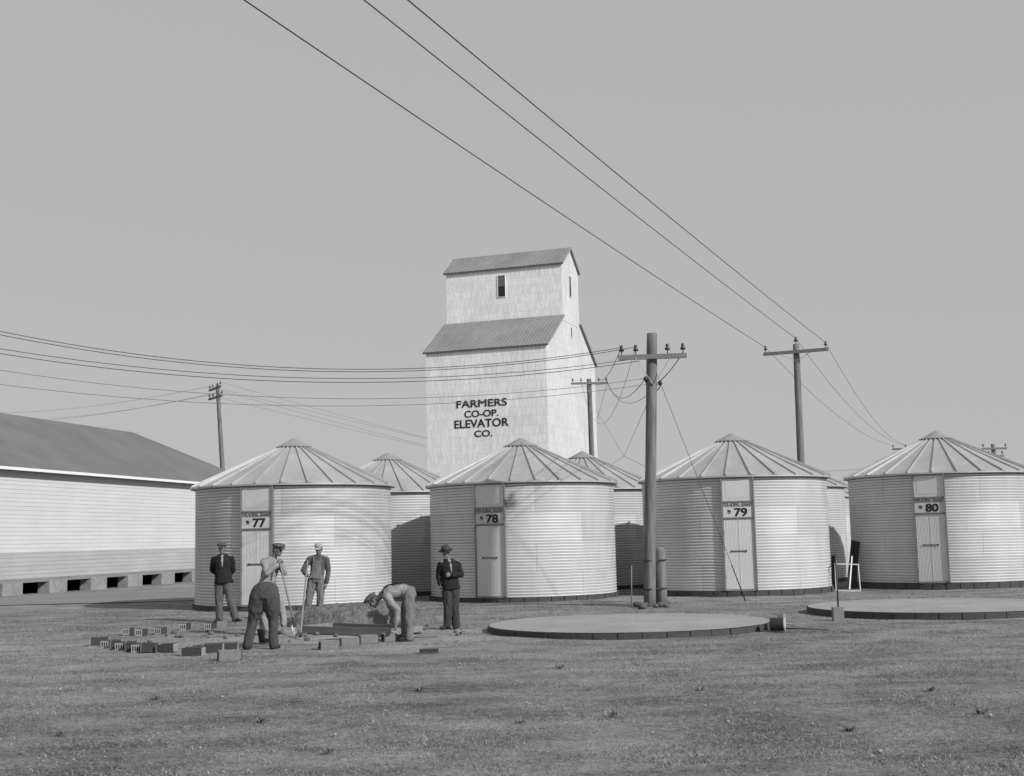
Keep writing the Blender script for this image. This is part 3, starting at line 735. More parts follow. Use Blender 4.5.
for i, (px, py, yaw, pale, sx_) in enumerate(back):
    o = link('hollow_block', blk_l if pale else blk_d, loc=gnd(px, py)+V((0,.1,-.01)), rot=(0, 0, math.radians(-yaw+ (0 if i < 2 else 0))))
    o.scale = (sx_*random.uniform(.93, 1.06), .72 if yaw < -80 else 1, random.uniform(.92, 1.08)); o.rotation_euler = (random.uniform(-.04, .04), random.uniform(-.05, .05), o.rotation_euler[2]+random.uniform(-.08, .08))
    tag(o, OR[i] + ' hollow block from the left in the rear line beside the men', 'block', GBK)
right = [(328.5, 649, 17, 1), (349, 645.5, 15, 1), (368, 643, 16, 1), (388.5, 641, 22, 1)]
for i, (px, py, yaw, pale) in enumerate(right):
    o = link('hollow_block', blk_l if pale else blk_d, loc=gnd(px, py)+V((0,.1,-.01)), rot=(0, 0, math.radians(yaw)))
    if i == 3: o.scale = (.72, 1, 1)
    tag(o, (OR[i] + ' pale ribbed block right of the shovels') if i < 3 else 'pale ribbed block under the hands of the stooping man', 'block', GBK)
o = link('broken_tile', blk_d, loc=gnd(429, 652), rot=(0, 0, .05)); o.scale = (1, .5, .35); tag(o, 'flat dark piece of tile lying alone in the grass right of the stooping man', 'tile piece')
o = link('broken_tile', blk_l, loc=gnd(264.5, 644), rot=(0, 0, .3)); o.scale = (.6, 1, 1.2); 
bpy.data.objects.remove(o)

# bucket between the two men
q = gnd(265, 643); t = empty('bucket', q); tag(t, 'dark bucket on the ground between the legs of the bending man', 'bucket')
m = MB(); m.lathe([(.0, .01), (.105, .01), (.14, .24), (.146, .25), (.134, .245), (.10, .02)], n=24); m.build('pail', M['iron'], t)
m = MB(); m.tube([V((.14*math.cos(a), .0+.02*math.sin(a), .24-.10*math.sin(a))) for a in np.linspace(0, PI, 12)], .004, 5); m.build('handle', M['wire'], t)

# mortar box (long shallow wooden trough)
A = gnd(301, 633); B = gnd(392, 636.5); A, B = V((A.x, A.y, 0)), V((B.x, B.y, 0)); dx = (B-A).normalized(); dn = V((-dx.y, dx.x, 0)); Lb = (B-A).length
t = empty('mortar_box', A, math.atan2(dx.y, dx.x)); tag(t, 'long shallow wooden mortar box lying in front of the soil heap', 'mortar box')
m = MB(); m.box((Lb/2, 0, .07), (Lb, .035, .14)); m.build('side_board', M['plank2'], t)
m = MB(); m.box((Lb/2, .85, .07), (Lb, .035, .14)); m.build('side_board', M['plank2'], t)
for x in (.0175, Lb-.0175):
    m = MB(); m.box((x, .425, .085), (.035, .81, .12)); m.build('end_board', M['plank2'], t)
m = MB(); m.box((Lb/2, .425, .012), (Lb-.08, .81, .02)); m.build('bottom', M['plank'], t)

# soil heap
m = MB(); hc = V((gnd(370, 619).x, 27.7, 0)); P = []; nx_, ny_ = 90, 60
for j in range(ny_+1):
    for i in range(nx_+1):
        x = (i/nx_-.5)*3.6; y = (j/ny_-.5)*2.7
        r = math.sqrt((x/1.62)**2 + (y/1.15)**2)
        e = max(0, 1-r**2.6); hgt_ = .45*e**.5 if e > 0 else 0
        hgt_ *= (1+.12*noise.noise(V((x*1.3, y*1.3, 0)))); 
        n_ = noise.noise(V((x*5, y*5, 1)))*.06 + noise.noise(V((x*13, y*13, 2)))*.045
        P.append((x, y, -.03+hgt_+n_*(1 if e > 0 else .2)))
f = [(j*(nx_+1)+i, j*(nx_+1)+i+1, (j+1)*(nx_+1)+i+1, (j+1)*(nx_+1)+i) for j in range(ny_) for i in range(nx_)]
m.add(P, f, False); o = m.build('soil_heap', M['dirt'], loc=hc); tag(o, 'heap of dug soil behind the mortar box', 'soil heap')

# clods rolled off the heap and trodden about the work site
for i in range(46):
    x = hc.x + random.uniform(-3.6, 2.6); y = random.uniform(24.2, 26.6) if i < 32 else random.uniform(21.5, 24.5)
    s_ = random.uniform(.02, .055); m = MB(); m.ell((0,0,s_*.3), (s_*1.3, s_, s_*.7), n=8, m=6)
    m.v = [tuple(V(p)*(1+.35*noise.noise(V(p)*22+V((i*7,3,0))))) for p in m.v]
    o = m.build('soil_clod', M['dirt'] if i % 4 else M['stone_dark'], loc=(x, y, 0), rot=(0,0,random.uniform(0,6))); tag(o, 'dark clod of earth loose on the ground around the soil heap', 'clod', 'clods of earth around the soil heap')
# weeds standing taller than the turf
for i, (px, py) in enumerate(((155,699),(520,722),(612,716),(980,713),(260,722),(700,690),(850,730),(420,690),(930,690),(60,735),(560,668),(330,752))):
    q = gnd(px, py); m = MB()
    for k_ in range(34):
        a_ = random.uniform(0, 2*PI); r_ = random.uniform(0, .030); L_ = random.uniform(.03, .085); b_ = V((r_*math.cos(a_)*1.6, r_*math.sin(a_), -.01)); d_ = V((math.cos(a_)*.6, math.sin(a_)*.6, random.uniform(.5, 1.2))).normalized()
        e_ = V((-math.sin(a_), math.cos(a_), 0))*.0045; mid_ = b_ + d_*L_*.6; tip_ = b_ + d_*L_ + V((math.cos(a_), math.sin(a_), -.3))*.012
        m.cur = k_ % 3; m.add([b_-e_, b_+e_, mid_+e_, tip_, mid_-e_], [(0,1,2,3,4)])
    o = m.build('weed', [M['grass_dark'], M['blade'], M['grass_mid']], loc=q); tag(o, 'small leafy weed clump standing above the short turf', 'weed', 'weed clumps in the foreground turf')

# ---------------------------------------------------------------- shovels
def shovel(top, tip, label, face=V((0,-1,0))):
    top, tip = V(top), V(tip); d = (tip-top); L_ = d.length; d.normalize(); t = empty('shovel', tip); tag(t, label, 'shovel', 'long handled shovels')
    u = d.cross(face).normalized(); n = u.cross(d).normalized()
    a = top - tip
    m = MB(); m.tube([a, a+d*.05, a+d*(L_-.30)], [.017, .019, .018], 8); m.build('handle', M['handle'], t)
    P = []; rows = [(.28, .03), (.265, .07), (.23, .085), (.15, .083), (.07, .058), (.0, .008)]
    for (s, w_) in rows:
        for k in range(7):
            q = (k/6-.5)*2; P.append(-d*s + u*w_*q + n*(.03*q*q - .02*math.sin(s*9)))
    f = [(j*7+k, j*7+k+1, (j+1)*7+k+1, (j+1)*7+k) for j in range(5) for k in range(6)]
    m = MB(); m.add(P, f, True); o = m.build('blade', M['steelblade'], t); so_ = o.modifiers.new('s', 'SOLIDIFY'); so_.thickness = .004
    m = MB(); m.tube([-d*.42, -d*.24], [.021, .024], 8); m.build('socket', M['iron'], t)

# ---------------------------------------------------------------- drum roller, stakes, frames, boards
q = gnd(777.5, 631.5); t = empty('hand_roller', q); tag(t, 'small dark drum roller with pale end discs lying on the grass', 'roller')
ax = V((1, -.35, 0)).normalized()
for c, mt_, L_, r_ in ((V((0,0,.125)), 'plank', .24, .115), (V((.14, .34, .16)), 'stone_dark', .10, .12)):
    m = MB(); m.lathe([(.0, -L_/2), (r_, -L_/2), (r_, L_/2), (r_*.98, L_/2+.002)], c, 24, False, ax); dr = m.build('drum', M[mt_], t)
    m = MB(); m.lathe([(r_*.98, L_/2), (r_*.98, L_/2+.02), (.02, L_/2+.022), (.0, L_/2+.022)], c, 24, False, ax); m.build('end_disc', M['stone'] if L_ > .2 else M['conc'], dr)
m = MB(); m.tube([V((.12,-.06,.06)), V((.88, -.12, .02))], .012, 7); m.build('rod', M['iron'], t)
m = MB(); m.tube([V((.16,.30,.13)), V((.50, .95, .04))], .018, 7); m.build('rod', M['handle'], t)
q = gnd(839.5, 620.5); t = empty('wooden_stump', q); tag(t, 'short square wooden stump standing against the rim of the right pad', 'stump')
m = MB(); m.box((0, .1, .10), (.2, .17, .28)); m.build('block', M['handle'], t)
m = MB(); m.box((0, .1, .245), (.205, .175, .012)); m.build('cap', M['plank2'], t)
q = gnd(838.5, 617); q2_ = at(835, 554, q.y+.1); m = MB(); m.tube([V((0,0,.0)), (q2_-q)*.5+V((.01,0,0)), q2_-q], .018, 7); t = m.build('stake', M['iron'], loc=q); tag(t, 'thin dark iron stake standing just behind the wooden stump', 'stake')
q = gnd(631.5, 607); q2_ = at(631.5, 565.5, q.y); m = MB(); m.tube([V((0,0,-.05)), q2_-q], .014, 7); t = m.build('stake', M['handle'], loc=q); tag(t, 'thin pale stake standing left of the near utility pole', 'stake')
q = gnd(848.5, 591.3); t = empty('window_frame', q, .12); tag(t, 'empty white window frame propped up between bins 79 and 80', 'window frame')
for a, b in (((-.37,0,.03),(-.37,-.02,.80)), ((.36,.0,.03),(.36,.06,.76)), ((-.39,-.0,.03),(.38,.0,.0)), ((-.39,-.02,.80),(.38,.06,.76))):
    m = MB(); m.bar(a, b, .030, .028, V((0,1,0))); m.build('rail', M['rail'], t)
m = MB(); m.bar((-.37,-.02,.80), (-.15,.45,.86), .03, .03); m.build('rail', M['rail'], t)
for i, (px, py, tx, ty, w_, mt_, lb) in enumerate(((851.5, 588.6, 855.5, 541, .27, 'plank', 'wide dark plank leaning upright against the left side of bin 80'), (847, 589, 852, 543, .05, 'plank', 'narrow dark batten leaning beside the wide plank at bin 80'), (849.5, 589.5, 852, 556, .035, 'white', 'narrow pale batten leaning before the wide plank at bin 80'), (833.5, 588, 833.8, 556, .14, 'plank', 'short dark board upright against the right side of bin 79'))):
    q = gnd(px, py); e = at(tx, ty, q.y+(.45 if i < 3 else .25)); m = MB(); m.bar(V((0,0,0)), e-q, w_, .03, V((0,1,0))); o = m.build('plank', M[mt_], loc=q); tag(o, lb, 'plank')
# boards lying on the ground by the middle bin
for (px, py, L_, rz, lb) in ((425, 637, .5, .1, 'pale flat scrap of board on the grass right of the stooping man'), (155, 697.5, .16, .4, 'dark clod lying in the foreground grass at the left')):
    m = MB(); m.box((0,0,.03), (L_, .12, .035)); 
    if 'board' in lb: o = m.build('board_scrap', M['handle'], loc=gnd(px, py), rot=(0,0,rz)); tag(o, lb, 'board')
# loose stones
cnt = 0
spots = [(131.5,603.5),(158,653.5),(335,735),(222,697),(385,711),(527,703),(652,733),(728,722),(596,619.5),(497,632),(812,724),(705,706),(990,716),(60,690),(300,693),(560,690),(880,700),(460,664),(640,665),(760,655),(900,668),(420,757),(880,752),(200,748),(122,640)]
for px, py in spots:
    q = gnd(px, py); s = random.uniform(.012,.024); m = MB(); m.ell((0,0,s*.3), (s*1.2, s, s*.7), n=8, m=6)
    m.v = [tuple(V(p)*(1+.25*noise.noise(V(p)*30+V((cnt*7,0,0))))) for p in m.v]; cnt += 1
    o = m.build('pebble', M['pebble'], loc=q, rot=(0,0,random.uniform(0,6))); tag(o, 'small pale pebble lying in the grass', 'pebble', 'pale pebbles scattered in the grass')

# ---------------------------------------------------------------- grass
def grass():
    tot = 230000
    d = np.sqrt(rng.uniform(0, 1, tot)*(1-.0) ) ; Y = 8.5*np.exp(rng.uniform(0, 1, tot)*math.log(36/8.5))
    X = rng.uniform(-.46, .46, tot)*Y
    keep = np.ones(tot, bool)
    for cx, cy, r in ((2.2,24.7,2.77),(9.02,27.6,2.77),(-6.31,36.5,2.95),(.3,38,2.95),(6.64,38.6,2.95)): keep &= ((X-cx)**2+(Y-cy)**2) > r*r
    keep &= ~((np.abs(X-hc.x) < 1.5) & (np.abs(Y-hc.y) < 1.0))
    ta = V((A.x, A.y)); keep &= ~((X > A.x-.1) & (X < B.x+.1) & (Y > min(A.y,B.y)-.1) & (Y < max(A.y,B.y)+1.0))
    # worn, patchy turf
    pn = np.array([noise.noise(V((x*.8, y*.8, 4))) + .6*noise.noise(V((x*2.7, y*2.7, 8))) for x, y in zip(X, Y)])
    keep &= (pn + rng.uniform(-.4, .4, tot) - .35*np.exp(-(((X+3.6)/3.5)**2 + ((Y-23.6)/3)**2))) > -.12
    X, Y, pn = X[keep], Y[keep], pn[keep]; n = len(X)
    z = np.array([rough(x, y) for x, y in zip(X, Y)])
    h = rng.uniform(.008, .026, n)*(1+.7*np.clip(pn, 0, 1)) * np.where(rng.uniform(0,1,n) > .985, 2.0, 1)
    wd = .0026*np.maximum(1, Y/14)*rng.uniform(.6, 1.7, n)
    flat = rng.uniform(0, 1, n) > .93
    a = rng.uniform(0, PI, n); lean = rng.uniform(-1.8, 1.8, (n, 2))*h[:, None]
    lean[flat] = rng.uniform(-.075, .075, (flat.sum(), 2)); h = np.where(flat, rng.uniform(.010, .022, n), h)
    vs = np.empty((n, 3, 3)); ca, sa = np.cos(a)*wd, np.sin(a)*wd
    vs[:,0] = np.stack([X-ca, Y-sa, z-.004], 1); vs[:,1] = np.stack([X+ca, Y+sa, z-.004], 1)
    vs[:,2] = np.stack([X+lean[:,0], Y+lean[:,1], z+h], 1)
    me = bpy.data.meshes.new('grass'); me.vertices.add(n*3); me.vertices.foreach_set('co', vs.reshape(-1))
    me.loops.add(n*3); me.loops.foreach_set('vertex_index', np.arange(n*3)); me.polygons.add(n)
    me.polygons.foreach_set('loop_start', np.arange(0, n*3, 3)); me.polygons.foreach_set('loop_total', np.full(n, 3)); me.update(); me.validate()
    [me.materials.append(q) for q in (M['blade'], M['straw'], M['grass_dark'], M['grass_mid'])]; mi = rng.choice([0, 1, 2, 3], n, p=[.34, .10, .30, .26]); mi = np.where(flat, 1, mi).astype(np.int32); me.polygons.foreach_set('material_index', mi); o = link('grass', me); tag(o, 'short dry grass covering the yard', 'grass', kind='stuff')
grass()

# ---------------------------------------------------------------- people
def loft(mb, secs, n=18, flat=False):
    """secs: (centre, rx, ry, side vector). Closed tapered solid with rounded ends."""
    P = []; L_ = len(secs)
    cs = [V(s[0]) for s in secs]
    rings = []
    for i, (c, rx, ry, u) in enumerate(secs):
        t = (cs[min(i+1, L_-1)] - cs[max(i-1, 0)]).normalized(); u = V(u); u = (u - t*u.dot(t)).normalized(); v = t.cross(u)
        rings.append((V(c), rx, ry, u, v, t))
    c, rx, ry, u, v, t = rings[0]; first = (c - t*min(rx, ry)*.35, rx*.6, ry*.6, u, v, t)
    c, rx, ry, u, v, t = rings[-1]; last = (c + t*min(rx, ry)*.35, rx*.6, ry*.6, u, v, t)
    if flat:
        c, rx, ry, u, v, t = rings[0]; first = (c - t*.012, rx*.97, ry*.97, u, v, t)
    rings = [first]+rings+[last]
    for (c, rx, ry, u, v, t) in rings:
        for k in range(n): a = 2*PI*k/n; P.append(c + u*rx*math.cos(a) + v*ry*math.sin(a))
    f = [(i*n+k, i*n+(k+1)%n, (i+1)*n+(k+1)%n, (i+1)*n+k) for i in range(len(rings)-1) for k in range(n)]
    f.append(tuple(range(n))[::-1]); b = (len(rings)-1)*n; f.append(tuple(b+k for k in range(n)))
    mb.add(P, f, True)
def limb(mb, pts, rs, n=14):
    """rounded tapered limb through pts"""
    pts = [V(p) for p in pts]
    for i in range(len(pts)-1):
        a, b = pts[i], pts[i+1]; t = (b-a).normalized(); u = t.orthogonal().normalized()
        loft(mb, [(a, rs[i], rs[i], u), (b, rs[i+1], rs[i+1], u)], n)
    for p, r in zip(pts, rs): mb.ell(p, (r, r, r), n=14, m=10)
def solid(mb, name, mat, parent, voxel=.010, smooth=4, wr=0.0, wsc=9.0, seed=0, fac=.5, wst=(1,1,.5)):
    me = mb.mesh(name); bm = bmesh.new(); bm.from_mesh(me); bmesh.ops.remove_doubles(bm, verts=bm.verts, dist=1e-6); bmesh.ops.recalc_face_normals(bm, faces=bm.faces); bm.to_mesh(me); bm.free()
    o = bpy.data.objects.new('tmp', me); COL.objects.link(o)
    r = o.modifiers.new('r', 'REMESH'); r.mode = 'VOXEL'; r.voxel_size = voxel; r.use_smooth_shade = True
    s = o.modifiers.new('s', 'SMOOTH'); s.iterations = smooth; s.factor = fac
    dg = bpy.context.evaluated_depsgraph_get(); me2 = bpy.data.meshes.new_from_object(o.evaluated_get(dg)); bpy.data.objects.remove(o)
    if wr:
        for v in me2.vertices:
            p = v.co; q = V((p.x*wst[0], p.y*wst[1], p.z*wst[2]))*wsc + V((seed*3.7, 0, 0))
            a = 1-2*abs(noise.noise(q)) ; b = 1-2*abs(noise.noise(q*2.3+V((5,1,2))))
            v.co = p + v.normal*wr*(a*.7+b*.45-.55)
        me2.update()
    for p in me2.polygons: p.use_smooth = True
    me2.materials.clear(); me2.materials.append(mat); me2.name = name
    return link(name, me2, parent)
def head_geo(mb, c, fd, k=1.0, upv=None):
    """skull, jaw, nose, brow, ears; fd = facing direction"""
    fd = V(fd).normalized(); up_ = V(upv) if upv is not None else V((0,0,1)); sd_ = fd.cross(up_).normalized(); up_ = sd_.cross(fd).normalized()
    Rm = Matrix((sd_, fd, up_)).transposed()
    Q = lambda x, y, z: c + Rm @ V((x*k, y*k, z*k))
    mb.ell(Q(0, -.012, .028), (.074*k, .092*k, .088*k), Rm, 20, 14); mb.ell(Q(0, .018, -.045), (.056*k, .068*k, .066*k), Rm, 18, 12)
    mb.ell(Q(0, .062, -.088), (.026*k, .024*k, .022*k), Rm, 10, 8)
    mb.ell(Q(0, .078, .030), (.050*k, .016*k, .012*k), Rm, 12, 8)
    limb(mb, [Q(0, .080, .018), Q(0, .100, -.018)], [.010*k, .0145*k], 8)
    mb.ell(Q(0, .078, -.052), (.026*k, .014*k, .012*k), Rm, 10, 8)
    for s in (-1, 1):
        mb.ell(Q(s*.076, -.012, -.002), (.010*k, .020*k, .032*k), Rm, 10, 8); mb.ell(Q(s*.036, .062, -.020), (.022*k, .020*k, .020*k), Rm, 10, 8)
    return Rm, Q
def hand_geo(mb, w, d, n, thumb, curl=.5, k=1.0):
    """wrist w, pointing d, palm faces n, thumb side vector"""
    w = V(w); d = V(d).normalized(); n = V(n); n = (n - d*n.dot(d)).normalized(); s = d.cross(n).normalized()
    if s.dot(V(thumb)) < 0: s = -s
    loft(mb, [(w, .026*k, .020*k, s), (w+d*.04*k, .038*k, .018*k, s), (w+d*.09*k, .042*k, .015*k, s)], 12)
    lens = [.072, .082, .076, .058]
    for i in range(4):
        o = w + d*.088*k + s*(.031-.0205*i)*k; ang = 0; p = o; pts = [o - d*.02*k]; L_ = lens[i]*k
        pts.append(p)
        for j, fr in enumerate((.45, .32, .23)):
            ang += curl*(1.0 if j == 0 else .9) + .04*i
            dd = d*math.cos(ang) + n*math.sin(ang); p = p + dd*L_*fr; pts.append(p)
        mb.tube(pts, [.0095*k, .0098*k, .0088*k, .008*k, .0062*k], 8)
    o = w + d*.03*k + s*.028*k; p1 = o + (s*.7+d*.6+n*.3).normalized()*.042*k; p2 = p1 + (d*.8+n*(.3+curl*.6)+s*.1).normalized()*.030*k; p3 = p2 + (d*.7+n*(.5+curl*.6)-s*.2).normalized()*.024*k
    mb.tube([o-s*.01, p1, p2, p3], [.014*k, .012*k, .0105*k, .0075*k], 8)
def shoe(mb, ank, dirv, k=1.0):
    d = V((dirv[0], dirv[1], 0)).normalized(); u = V((-d.y, d.x, 0)); a = V((ank[0], ank[1], 0))
    loft(mb, [(a-d*.065*k+V((0,0,.045)), .034, .040, u), (a+V((0,0,.05)), .042, .046, u), (a+d*.07*k+V((0,0,.042)), .045, .038, u), (a+d*.15*k+V((0,0,.033)), .050, .030, u), (a+d*.20*k+V((0,0,.028)), .036, .022, u)], 14)
    loft(mb, [(a+V((0,0,.04)), .043, .05, u), (a+V((0,0,.13)), .042, .046, u)], 12)
    for s in (a-d*.03*k, a+d*.13*k): mb.box(s+V((0,0,.012)), (.07, .085, .024), Matrix((d, u, V((0,0,1)))).transposed())

def person(label, org, J, outfit, sc=1.0, group='men at work on the foundation'):
    org = V(org); t = empty('person', org); tag(t, label, 'person', group)
    g = {k_: (V(v_) if not isinstance(v_, (int, float)) else v_) for k_, v_ in J.items() if not k_.startswith('hand')}
    k = J.get('k', 1.0); S = V(J['side']); SP = V(J.get('pside', J['side'])); FD = V(J['face'])
    mid = (g['neck']+g['pelvis'])/2 if 'waist' not in g else g['waist']
    chest = g['neck'].lerp(mid, .42)
    # --- body
    b = MB(); Rm, Q = head_geo(b, g['head'], FD, k, J.get('hup'))
    limb(b, [g['neck'], g['head']-Rm@V((0,.02,.03))], [.056*k, .052*k])
    loft(b, [(g['pelvis'], .145*k, .10*k, SP), (mid, .130*k, .095*k, S), (chest, .155*k, .105*k, S), (g['neck']-(g['neck']-chest)*.25, .13*k, .085*k, S), (g['neck'], .06*k, .055*k, S)])
    for s in 'LR':
        limb(b, [g['sh'+s], g['el'+s], g['wr'+s]], [.052*k, .040*k, .027*k]); limb(b, [g['neck']-(g['neck']-chest)*.2, g['sh'+s]], [.06*k, .055*k])
        limb(b, [g['hip'+s], g['kn'+s], g['an'+s]], [.085*k, .056*k, .040*k])
        h = J['hand'+s]; hand_geo(b, g['wr'+s], h[0], h[1], h[2], h[3], k)
        a = g['an'+s]; d = V(J['toe'+s]).normalized(); 
    body = solid(b, 'body', M['skin'], t, .0068, 2)
    for s in (-1, 1):
        m = MB(); m.ell(Q(s*.030, .082, .006), (.010*k, .006*k, .006*k), Rm, 8, 6); m.build('eye', M['eye'], body)
    m = MB(); m.ell(Q(0, .090, -.052), (.020*k, .006*k, .006*k), Rm, 10, 6); m.build('mouth', M['lip'], body)
    m = MB(); m.ell(Q(0, -.022, .032), (.081*k, .093*k, .090*k), Rm, 18, 12); m.ell(Q(0, -.06, -.03), (.062*k, .045*k, .055*k), Rm, 14, 10)
    solid(m, 'hair', M['hair'] if outfit.get('hair') is None else M[outfit['hair']], t, .008, 1, .004, 30)
    # --- trousers
    m = MB(); hw = outfit.get('hips', 1.0)
    loft(m, [(g['pelvis']+(mid-g['pelvis'])*.55, .160*k*hw, .120*k*hw, SP), (g['pelvis'], .172*k*hw, .132*k*hw, SP), ((g['hipL']+g['hipR'])/2-V((0,0,.03)), .170*k*hw, .125*k*hw, SP)])
    for s in 'LR':
        a = g['an'+s]; kn = g['kn'+s]; hem = a + (a-kn).normalized()*.035
        calf = kn.lerp(a, .45)
        limb(m, [g['hip'+s], g['hip'+s].lerp(kn, .5), kn, calf, hem], [.116*k*hw, .102*k*hw, .084*k, .080*k, .080*k])
    solid(m, 'trousers', M[outfit['legs']], t, .013, 3, outfit.get('wl', .020), 9, seed=len(label), wst=(1.2, 1.2, .45))
    # --- shirt or jacket
    m = MB(); js = outfit.get('jk', 1.0); ext = outfit.get('hem', .0)
    dn_ = (g['pelvis']-mid).normalized()
    low = g['pelvis'] + dn_*ext
    loft(m, [(low, (.178+ext*.25)*k*js, (.135+ext*.3)*k*js, SP), (mid, .158*k*js, .122*k*js, S), (chest, .182*k*js, .128*k*js, S), (g['neck']-(g['neck']-chest)*.30, .140*k*js, .104*k*js, S), (g['neck']-(g['neck']-chest)*.06, .080*k, .075*k, S)], flat=True)
    for s in 'LR':
        limb(m, [g['neck']-(g['neck']-chest)*.22, g['sh'+s]-(g['neck']-chest)*.22], [.078*k*js, .066*k*js])
        w_ = g['wr'+s]; e = g['el'+s]
        sl = outfit.get('roll', 0); end = w_.lerp(e, .08+sl)
        limb(m, [g['sh'+s]-(g['neck']-chest)*.2, g['sh'+s].lerp(e, .5), e, end], [.068*k*js, .066*k*js, .058*k*js, .048*k*js])
    solid(m, outfit.get('top_name', 'shirt'), M[outfit['top']], t, .010, 3, outfit.get('wt', .014), 10, seed=len(label)+3, wst=(1, 1, .8))
    # collar
    m = MB(); nk = g['neck']; cu = (g['head']-nk).normalized()
    loft(m, [(nk-cu*.03, .080*k, .074*k, S), (nk+cu*.025, .066*k, .064*k, S)], 18); solid(m, 'collar', M[outfit.get('collar', outfit['top'])], t, .009, 1)
    # shoes
    for s in 'LR':
        m = MB(); shoe(m, g['an'+s], J['toe'+s], k); solid(m, 'shoe', M['shoe'], t, .009, 1)
    # front details
    fr = S.cross(V((0,0,1))); fr = fr if fr.dot(FD) > 0 else -fr
    if outfit.get('open'):     # lighter shirt front showing between the lapels
        m = MB(); a_ = g['neck'] + fr*.07*k; b_ = chest + fr*.128*k*js; 
        loft(m, [(a_-V((0,0,.0)), .038*k, .02, S), (b_, .028*k, .012, S), (b_.lerp(mid+fr*.12, .7), .010*k, .010, S)], 10); solid(m, 'shirt_front', M[outfit['open']], t, .008, 1)
    if outfit.get('bib'):
        m = MB(); a_ = chest + fr*.120*k+V((0,0,.02)); b_ = mid + fr*.118*k; c_ = g['pelvis'] + fr*.12*k
        loft(m, [(a_, .095*k, .022, S), (b_, .115*k, .024, S), (c_, .14*k, .03, S)], 14); bib = solid(m, 'bib', M[outfit['legs']], t, .009, 1, .006, 12)
        for s in (-1, 1):
            m = MB(); p0 = a_ + S*s*.07*k; p1 = g['neck'] + S*s*.085*k + V((0,0,-.0)) + fr*.02; p2 = chest - fr*.12*k + S*s*.03
            m.bar(p0, p1+fr*.06, .03, .012, fr); m.bar(p1+fr*.06, p1+V((0,0,.012)), .03, .012, V((0,0,1))); m.bar(p1+V((0,0,.012)), p2, .03, .012, fr); m.build('strap', M['denim'], t)
    if outfit.get('susp'):
        for s in (-1, 1):
            m = MB(); uv = (g['neck']-mid).normalized(); bk = S.cross(uv).normalized(); bk = bk if bk.z > 0 else -bk
            pts = [g['pelvis'].lerp(mid, .7)+bk*.130*k+S*s*.06, mid+bk*.145*k+S*s*.06, chest+bk*.150*k+S*s*.08, g['neck']-uv*.07+bk*.118*k+S*s*.095, g['neck']-uv*.03+bk*.04*k+S*s*.125, chest+uv*.03-bk*.10+S*s*.12]
            m.tube(pts, .014, 6); m.build('suspender', M['jacket'], t)
    # headgear
    hat = outfit['hat']; m = MB()
    if hat == 'flat':
        m.ell(Q(0, -.002, .092), (.116*k, .138*k, .048*k), Rm @ Matrix.Rotation(.14, 3, 'X'), 22, 12); m.ell(Q(0, -.015, .068), (.084*k, .100*k, .045*k), Rm, 20, 10)
        hh = solid(m, 'cap', M[outfit['hatm']], t, .008, 2, .004, 12)
        v = MB(); v.ell(Q(0, .108, .060), (.066*k, .048*k, .008*k), Rm @ Matrix.Rotation(-.25, 3, 'X'), 18, 8); v.build('peak', M[outfit['hatm']], hh)
    elif hat == 'work':
        m.lathe([(.088*k, .0), (.090*k, .03*k), (.094*k, .068*k), (.085*k, .082*k), (.0, .088*k)], Q(0, -.006, .052), 22, True, Rm @ V((0,0,1)))
        hh = m.build('cap', M[outfit['hatm']], t)
        v = MB(); v.ell(Q(0, .105, .058), (.068*k, .055*k, .007*k), Rm @ Matrix.Rotation(-.2, 3, 'X'), 18, 8); v.build('peak', M[outfit['hatm']], hh)
    else:
        c0 = Q(0, -.006, .055); axn = Rm @ V((0, .05, 1)).normalized()
        m.lathe([(.086*k, -.004), (.150*k, .004), (.156*k, .010), (.150*k, .013), (.090*k, .006)], c0, 28, True, axn); hh = m.build('hat', M['hat'], t)
        m2 = MB(); m2.lathe([(.090*k, .0), (.092*k, .03), (.086*k, .09*k), (.07*k, .115*k), (.03*k, .104*k), (.0, .098*k)], c0, 28, True, axn); m2.build('crown', M['hat'], hh)
        m3 = MB(); m3.lathe([(.094*k, .006), (.095*k, .034)], c0, 28, True, axn); m3.build('hat_band', M['jacket'], hh)
    t.scale = (sc, sc, sc)
    return t

# man in dark jacket, hands behind his back, by bin 77's door
o1 = gnd(228, 621.5)
person('man in flat cap and dark jacket standing hands behind back before bin 77', o1, dict(
    head=(-.13,-.02,1.565), neck=(-.13,.02,1.43), waist=(-.12,.01,1.12), pelvis=(-.10,0,.93), side=(1,.12,0), face=(.05,-1,-.12),
    shL=(-.31,.03,1.38), elL=(-.37,.10,1.12), wrL=(-.20,.17,.95), shR=(.05,.06,1.38), elR=(.08,.14,1.12), wrR=(-.05,.19,.95),
    handL=((1,0,-.15),(0,-1,0),(0,0,1),.5), handR=((-1,0,-.15),(0,-1,0),(0,0,1),.5),
    hipL=(-.18,0,.88), knL=(-.19,-.02,.48), anL=(-.19,0,.10), toeL=(-.2,-1,0), hipR=(-.02,0,.88), knR=(.05,-.03,.48), anR=(.15,.0,.10), toeR=(.9,-.7,0)),
    dict(legs='trouser1', top='jacket', top_name='jacket', open='shirt', collar='shirt', hem=.10, jk=1.02, hat='flat', hatm='cap1', wl=.022), 1.055)
